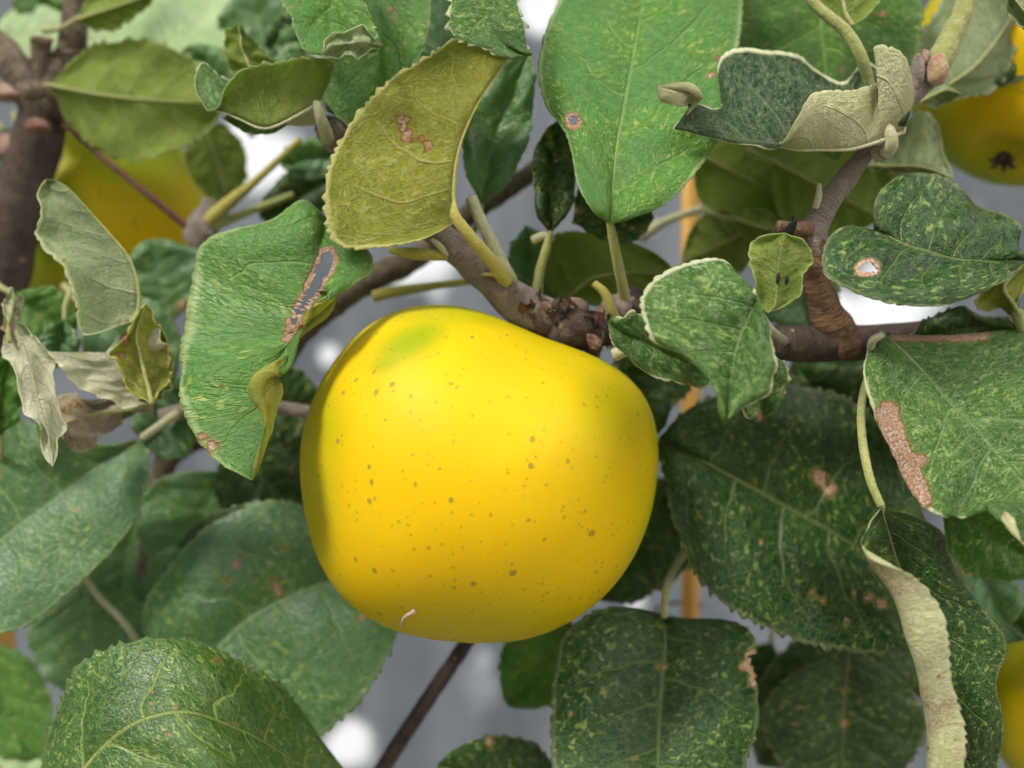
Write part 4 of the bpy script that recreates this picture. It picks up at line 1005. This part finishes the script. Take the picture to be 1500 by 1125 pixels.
# far right and centre
oleaf(tree, (1290, 230), (1350, 330), 90, 300, top='light', under='gunder', face='U', teeth=0.4, nv=70)
oleaf(tree, (1060, 480), (1010, 560), 80, 300, top='mint', teeth=0.4, nv=70)
oleaf(tree, (1130, 940), (1080, 1060), 90, 310, top='dark', teeth=0.4, nv=70)
oleaf(tree, (1390, 930), (1430, 1060), 90, 300, top='dark', teeth=0.4, nv=70)
oleaf(tree, (1010, 220), (1230, 330), 170, 292, top='light', under='gunder', face='U', teeth=0.4, nv=90)
oleaf(tree, (1130, 235), (1290, 320), 150, 286, top='light', under='gunder', face='U', teeth=0.4, nv=90)
oleaf(tree, (1040, 360), (1180, 270), 110, 312, top='mint', teeth=0.4, nv=80)
oleaf(tree, (1110, 330), (1000, 385), 100, 288, top='dark', under='gunder', face='U', teeth=0.4, nv=80, petiole=[(1105, 335, 286, 6), (1130, 350, 282, 7), (1185, 375, 262, 7)], pmat='petiole')
oleaf(tree, (1075, 320), (1150, 345), 50, 282, top='dark', under='gunder', face='U', teeth=0.4, nv=60)
oleaf(tree, (1160, 400), (1190, 480), 120, 280, top='mint', teeth=0.4, nv=80)
oleaf(tree, (1150, 560), (1270, 530), 110, 300, top='mint', teeth=0.4, nv=80)
oleaf(tree, (1260, 620), (1170, 540), 90, 285, top='mint', teeth=0.4, nv=80)
oleaf(tree, (905, 520), (960, 640), 110, 275, top='dark', teeth=0.4, nv=80)
oleaf(tree, (1000, 500), (935, 610), 90, 285, top='mint', teeth=0.4, nv=80)
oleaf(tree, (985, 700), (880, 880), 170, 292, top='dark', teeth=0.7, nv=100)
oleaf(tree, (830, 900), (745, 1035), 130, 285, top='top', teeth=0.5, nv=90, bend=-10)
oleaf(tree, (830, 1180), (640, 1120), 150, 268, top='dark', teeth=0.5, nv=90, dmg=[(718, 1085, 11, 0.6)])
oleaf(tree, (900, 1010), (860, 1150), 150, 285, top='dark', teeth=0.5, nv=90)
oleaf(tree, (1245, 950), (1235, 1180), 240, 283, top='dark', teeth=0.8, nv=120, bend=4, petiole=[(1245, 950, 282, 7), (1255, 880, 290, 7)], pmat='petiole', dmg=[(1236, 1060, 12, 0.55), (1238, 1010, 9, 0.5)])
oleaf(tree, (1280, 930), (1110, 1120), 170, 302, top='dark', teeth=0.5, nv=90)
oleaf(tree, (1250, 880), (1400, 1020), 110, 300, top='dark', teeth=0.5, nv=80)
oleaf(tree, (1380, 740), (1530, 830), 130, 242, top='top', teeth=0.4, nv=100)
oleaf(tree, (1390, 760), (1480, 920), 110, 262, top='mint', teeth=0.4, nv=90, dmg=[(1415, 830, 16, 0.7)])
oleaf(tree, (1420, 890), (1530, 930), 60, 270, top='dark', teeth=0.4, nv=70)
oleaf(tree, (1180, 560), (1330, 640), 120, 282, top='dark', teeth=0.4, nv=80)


# ------------------------------------------------------------------ apples
def apple_mat(name, greenish=0.0):
    g = Nodes(name)
    co = g.objco()
    x, y, z = g.sep(co)
    nb = g.noise(co, 28, 3, 0.5)
    nf = g.noise(co, 260, 4, 0.6)
    nrm_geo = g.node("ShaderNodeNewGeometry").outputs["Normal"]
    # the shaded (rear) side and the shoulders stay greener
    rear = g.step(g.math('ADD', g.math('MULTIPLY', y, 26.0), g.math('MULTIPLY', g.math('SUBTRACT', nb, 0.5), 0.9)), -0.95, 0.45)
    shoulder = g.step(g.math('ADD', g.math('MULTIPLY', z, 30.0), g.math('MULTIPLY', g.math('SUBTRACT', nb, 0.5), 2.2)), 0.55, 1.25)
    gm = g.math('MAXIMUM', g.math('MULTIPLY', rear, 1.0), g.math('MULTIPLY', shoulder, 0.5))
    gp = g.attr("green", "Fac")
    gm = g.math('MAXIMUM', gm, gp)
    if greenish:
        gm = g.math('MAXIMUM', gm, greenish)
    warm = g.attr("warm", "Fac")
    col = g.mix(g.step(nb, 0.3, 0.7), (0.62, 0.405, 0.0), (0.66, 0.43, 0.0))
    col = g.mix(warm, col, (0.74, 0.42, 0.0))
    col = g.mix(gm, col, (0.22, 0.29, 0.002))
    col = g.mix(g.math('MULTIPLY', g.step(nf, 0.45, 0.75), 0.10), col, (0.46, 0.38, 0.02))
    # lenticels
    wco = g.node("ShaderNodeVectorMath", operation='MULTIPLY_ADD')
    wnz = g.noise(co, 700, 2, 0.6, node=True)
    g.put(wco.inputs[0], wnz.outputs['Color']); wco.inputs[1].default_value = (0.0011, 0.0011, 0.0011); g.put(wco.inputs[2], co)
    for sc_, thr, rad, k in ((235, 0.20, 0.14, 0.75), (330, 0.15, 0.12, 0.6), (520, 0.15, 0.16, 0.5)):
        vd, vc = g.vor(wco.outputs[0], sc_, 'F1', ("Distance", "Color"))
        rr = g.math('MULTIPLY', g.math('SUBTRACT', g.sep(vc)[0], thr), rad / (1 - thr) * 1.3)
        dot = g.step(g.math('SUBTRACT', vd, rr), -0.03, 0.035, 1.0, 0.0)
        dot = g.math('MULTIPLY', dot, g.math('GREATER_THAN', g.sep(vc)[0], thr))
        halo = g.math('MULTIPLY', g.step(g.math('SUBTRACT', vd, rr), 0.02, 0.14, 1.0, 0.0), g.math('GREATER_THAN', g.sep(vc)[0], thr))
        col = g.mix(g.math('MULTIPLY', halo, 0.22 * k), col, (0.36, 0.34, 0.01))
        dc = g.mix(g.step(g.sep(vc)[1], 0.3, 0.7), (0.19, 0.17, 0.015), (0.27, 0.17, 0.03))
        col = g.mix(g.math('MULTIPLY', dot, k), col, dc)
    rough = g.math('MULTIPLY_ADD', nf, 0.16, 0.44)
    p = g.bsdf(Base_Color=col, Roughness=rough, Specular_IOR_Level=0.18, Subsurface_Weight=0.10, Subsurface_Radius=(0.004, 0.0026, 0.0006),
               Subsurface_Scale=1.0, Normal=g.bump(nf, 0.18, 0.0004))
    return g.finish(p)


M['apple'] = apple_mat("apple_yellow")
M['apple_green'] = apple_mat("apple_green_yellow", 0.35)


def apple(cx, cy, d, outline, depth_mm, mat, label, dimple=(0.45, 0.0, 0.9), bottom=(-0.15, 0.55, -0.82), calyx=None, stalk_pts=None, greens=(), warms=()):
    """outline: pixels on the silhouette; the body is rounded in depth with a stalk cavity."""
    out = np.array(outline, float) - [cx, cy]
    an = np.arctan2(-out[:, 1], out[:, 0]); rd = np.hypot(out[:, 0], out[:, 1])
    o = np.argsort(an); an, rd = an[o], rd[o]
    ang = np.concatenate([an - 2 * np.pi, an, an + 2 * np.pi]); rr = np.tile(rd, 3)
    fine = np.linspace(-np.pi, np.pi, 361)
    prof = np.interp(fine, ang, rr)
    for _ in range(6):
        pr = prof[:-1]
        pr = 0.25 * np.roll(pr, 2) + 0.25 * np.roll(pr, -2) + 0.5 * pr
        prof = np.append(pr, pr[0])
    n1, n2 = 110, 220
    al = np.linspace(0.004, np.pi - 0.004, n1); ph = np.linspace(-np.pi, np.pi, n2, endpoint=False)
    A, Ph = np.meshgrid(al, ph, indexing='ij')
    rho = np.interp(Ph, fine, prof) * d / 1000 / F
    # the silhouette of a round body seen from close by is a little in front of its middle: shrink to suit
    rho = rho * 0.985
    dep = depth_mm / 1000
    P3 = np.stack([rho * np.sin(A) * np.cos(Ph), -dep * np.cos(A), rho * np.sin(A) * np.sin(Ph)], -1)
    dirn = P3 / np.linalg.norm(P3, axis=2, keepdims=True)
    dv = np.array(dimple, float); dv /= np.linalg.norm(dv)
    t = np.arccos(np.clip(dirn @ dv, -1, 1))
    sink = 0.011 * np.exp(-(t / 0.30) ** 2)
    P3 = P3 - dv * sink[..., None]
    bv = np.array(bottom, float); bv /= np.linalg.norm(bv)
    bot = np.arccos(np.clip(dirn @ bv, -1, 1))
    P3 = P3 - bv * (0.006 * np.exp(-(bot / 0.22) ** 2))[..., None]
    # five soft ribs
    c3 = W([cx, cy, d])
    V = (P3 + c3).reshape(-1, 3)
    i, j = np.meshgrid(np.arange(n1 - 1), np.arange(n2), indexing='ij')
    a = i * n2 + j; b = i * n2 + (j + 1) % n2
    f = np.stack([a, a + n2, b + n2, b], -1).reshape(-1, 4).tolist()
    f += [list(range(n2)), list(range(n1 * n2 - 1, (n1 - 1) * n2 - 1, -1))]
    px = V[:, 0] / V[:, 1] * F + 750; py = 562.5 - (V[:, 2] - CAM_Z) / V[:, 1] * F
    front = np.clip((c3[1] + 0.012 - V[:, 1]) / 0.02, 0, 1)
    gr = np.zeros(len(V)); wm = np.zeros(len(V))
    for (x, y, rx, ry, rot, st) in greens:
        c, s = math.cos(rot), math.sin(rot)
        X, Y = (px - x) * c + (py - y) * s, -(px - x) * s + (py - y) * c
        gr = np.maximum(gr, st * np.exp(-((X / rx) ** 2 + (Y / ry) ** 2) ** 1.3) * front)
    for (x, y, rx, ry, rot, st) in warms:
        c, s = math.cos(rot), math.sin(rot)
        X, Y = (px - x) * c + (py - y) * s, -(px - x) * s + (py - y) * c
        wm = np.maximum(wm, st * np.exp(-((X / rx) ** 2 + (Y / ry) ** 2)) * front)
    ob = mesh_obj("apple", V, f, M[mat], None, c3, attrs={"green": ('FLOAT', gr), "warm": ('FLOAT', wm)})
    tag(ob, label, "apple", "apples on the tree")
    if stalk_pts:
        tube("stalk", stalk_pts, M['bark'], ob, seg=9, lump=0.05, step=8)
    if calyx:
        cpos = c3 + calyx
        for k in range(6):
            a_ = k / 6 * 2 * math.pi
            e = -np.array(calyx) / np.linalg.norm(calyx)
            u1 = np.cross(e, [0.3, 0.8, 0.5]); u1 /= np.linalg.norm(u1); u2 = np.cross(e, u1)
            tip = cpos + 0.004 * (math.cos(a_) * u1 + math.sin(a_) * u2) - e * 0.0015
            b0 = cpos + 0.0012 * (math.cos(a_) * u1 + math.sin(a_) * u2) + e * 0.0006
            ps = np.linspace(0, 1, 8)[:, None]
            line = b0 * (1 - ps) + tip * ps - e * (0.0015 * np.sin(np.pi * ps))
            V2, f2, al2, rg2 = tube_arrays(line, np.linspace(0.0011, 0.0003, 8), 7)
            mesh_obj("sepal", V2, f2, M['darkbark'], ob, b0, attrs={"along": ('FLOAT', al2), "ring": ('FLOAT_VECTOR', rg2)})
    return ob


main_outline = [(640, 443), (600, 447), (560, 461), (525, 485), (495, 520), (468, 562), (450, 608), (441, 655), (443, 710), (452, 765), (468, 815), (492, 858), (525, 890), (565, 913), (615, 928), (670, 935), (720, 937), (770, 932), (820, 915), (865, 888), (900, 855),
                (928, 815), (950, 765), (962, 710), (966, 660), (961, 615), (948, 580), (925, 552), (890, 527), (850, 508), (805, 492), (765, 476), (725, 460), (685, 448)]
big_apple = apple(705, 690, 250, main_outline, 43, 'apple', "large round yellow apple with green shoulder hanging from the knobbly spur", dimple=(0.42, 0.35, 0.85),
      stalk_pts=[(845, 490, 256, 8), (838, 515, 262, 7), (825, 545, 262, 7), (815, 580, 260, 6)],
      greens=[(603, 500, 72, 28, -0.5, 0.95), (570, 528, 40, 18, -0.5, 0.8), (640, 462, 90, 26, 0.0, 0.6), (465, 620, 50, 90, 0.0, 0.6), (910, 580, 80, 110, 0.5, 0.5), (690, 455, 160, 30, 0.1, 0.6), (700, 930, 260, 60, 0, 0.5), (455, 760, 40, 150, 0.1, 0.6), (800, 520, 130, 40, 0.35, 0.35), (960, 700, 40, 140, 0, 0.4)],
      warms=[(620, 650, 150, 120, 0.2, 0.6), (640, 780, 140, 100, 0.0, 0.3), (600, 580, 90, 50, -0.3, 0.4)], calyx=(-0.0058, 0.0215, -0.0315))


def ring_outline(cx, cy, rx, ry):
    t = np.linspace(0, 2 * np.pi, 40, endpoint=False)
    return [(cx + rx * math.cos(a), cy + ry * math.sin(a) * (1 - 0.04 * math.cos(2 * a))) for a in t]


apple(160, 325, 345, ring_outline(160, 325, 158, 150), 36, 'apple_green', "blurred green and orange apple behind the knobbly stem and red stalk", dimple=(0.1, 0.2, 1),
      stalk_pts=[(170, 215, 345, 5), (175, 180, 343, 5), (120, 150, 320, 5), (80, 160, 300, 6)], greens=[(200, 210, 180, 75, 0, 1.0), (60, 330, 85, 170, 0, 1.0), (200, 285, 150, 22, 0, 0.5), (150, 450, 120, 40, 0, 0.9)], warms=[(230, 345, 80, 40, 0, 1.0), (190, 300, 60, 20, 0, 0.6)])
apple(1508, 92, 300, ring_outline(1508, 92, 172, 174), 36, 'apple', "yellow apple with dark calyx beside the downy shoot tip", dimple=(0.1, 0.1, 1), bottom=(-0.37, -0.29, -0.88),
      stalk_pts=[(1508, -60, 300, 6), (1500, -110, 300, 6), (1440, -120, 270, 6), (1430, -80, 245, 7)], greens=[(1440, 215, 90, 40, 0.3, 0.55), (1500, 265, 100, 30, 0, 0.6)], calyx=(-0.0130, -0.0108, -0.0312))
apple(1590, 1045, 285, ring_outline(1590, 1045, 136, 140), 34, 'apple', "yellow apple half hidden behind the drooping leaf with rolled margin", dimple=(0.1, 0.1, 1),
      stalk_pts=[(1590, 930, 285, 6), (1592, 860, 285, 6), (1600, 700, 272, 6), (1620, 530, 258, 7)])

# ------------------------------------------------------------------ small things
from mathutils import Vector
from mathutils.bvhtree import BVHTree
mv = np.empty(len(big_apple.data.vertices) * 3)
big_apple.data.vertices.foreach_get("co", mv)
mv = mv.reshape(-1, 3) + WORLD_LOC[big_apple.name]
bvh = BVHTree.FromPolygons([tuple(v) for v in mv], [tuple(p.vertices) for p in big_apple.data.polygons])
fp = []
for (x, y) in ((588, 915), (591, 906), (596, 900), (602, 897), (608, 893)):
    d_ = W([x, y, 250.0]) - np.array([0, 0, CAM_Z])
    hit = bvh.ray_cast(Vector((0, 0, CAM_Z)), Vector(d_).normalized())
    fp.append(np.array(hit[0]) + 0.0003 * np.array(hit[1]) * (1 if np.dot(hit[1], d_) < 0 else -1))
V, fc, al, rg = tube_arrays(catmull(np.array(fp), np.linspace(0, 4, 18)), np.linspace(0.00035, 0.00062, 18), 7)
flake = mesh_obj("dried_flake", V, fc, M['flake'], attrs={"along": ('FLOAT', al), "ring": ('FLOAT_VECTOR', rg)})
tag(flake, "tiny curled tan flake stuck low on the large yellow apple", "flake")
for (x, y, h, lab) in ((1140, 408, 8, "longer of two black specks on the small rounded fuzzy leaf"), (1153, 411, 6, "shorter of two black specks on the small rounded fuzzy leaf")):
    V, fc, al, rg = tube_arrays(W(np.array([(x + 1, y - h, 212.5), (x, y - h / 2, 212.0), (x, y, 211.8), (x - 1, y + h / 2, 212.0), (x - 1, y + h, 212.5)], float)), np.array([0.0002, 0.00042, 0.0005, 0.00042, 0.0002]), 8)
    sp = mesh_obj("black_speck", V, fc, M['black'], attrs={"along": ('FLOAT', al), "ring": ('FLOAT_VECTOR', rg)})
    tag(sp, lab, "speck", "black specks on the rounded leaf")
ts = np.linspace(0, 2 * math.pi * 1.6, 60)
cst = W([1011, 885, 330])
tw = np.stack([cst[0] - 0.004 + 0.0075 * np.cos(ts), cst[1] - 0.002 + 0.0048 * np.sin(ts), cst[2] + 0.0012 * np.sin(ts * 0.7) - 0.0008 * ts], -1)
V, fc, al, rg = tube_arrays(tw, np.full(60, 0.0005), 6)
twine = mesh_obj("garden_twine", V, fc, M['twine'], attrs={"along": ('FLOAT', al), "ring": ('FLOAT_VECTOR', rg)})
tag(twine, "thin brown twine looped round the orange bamboo stake", "twine")
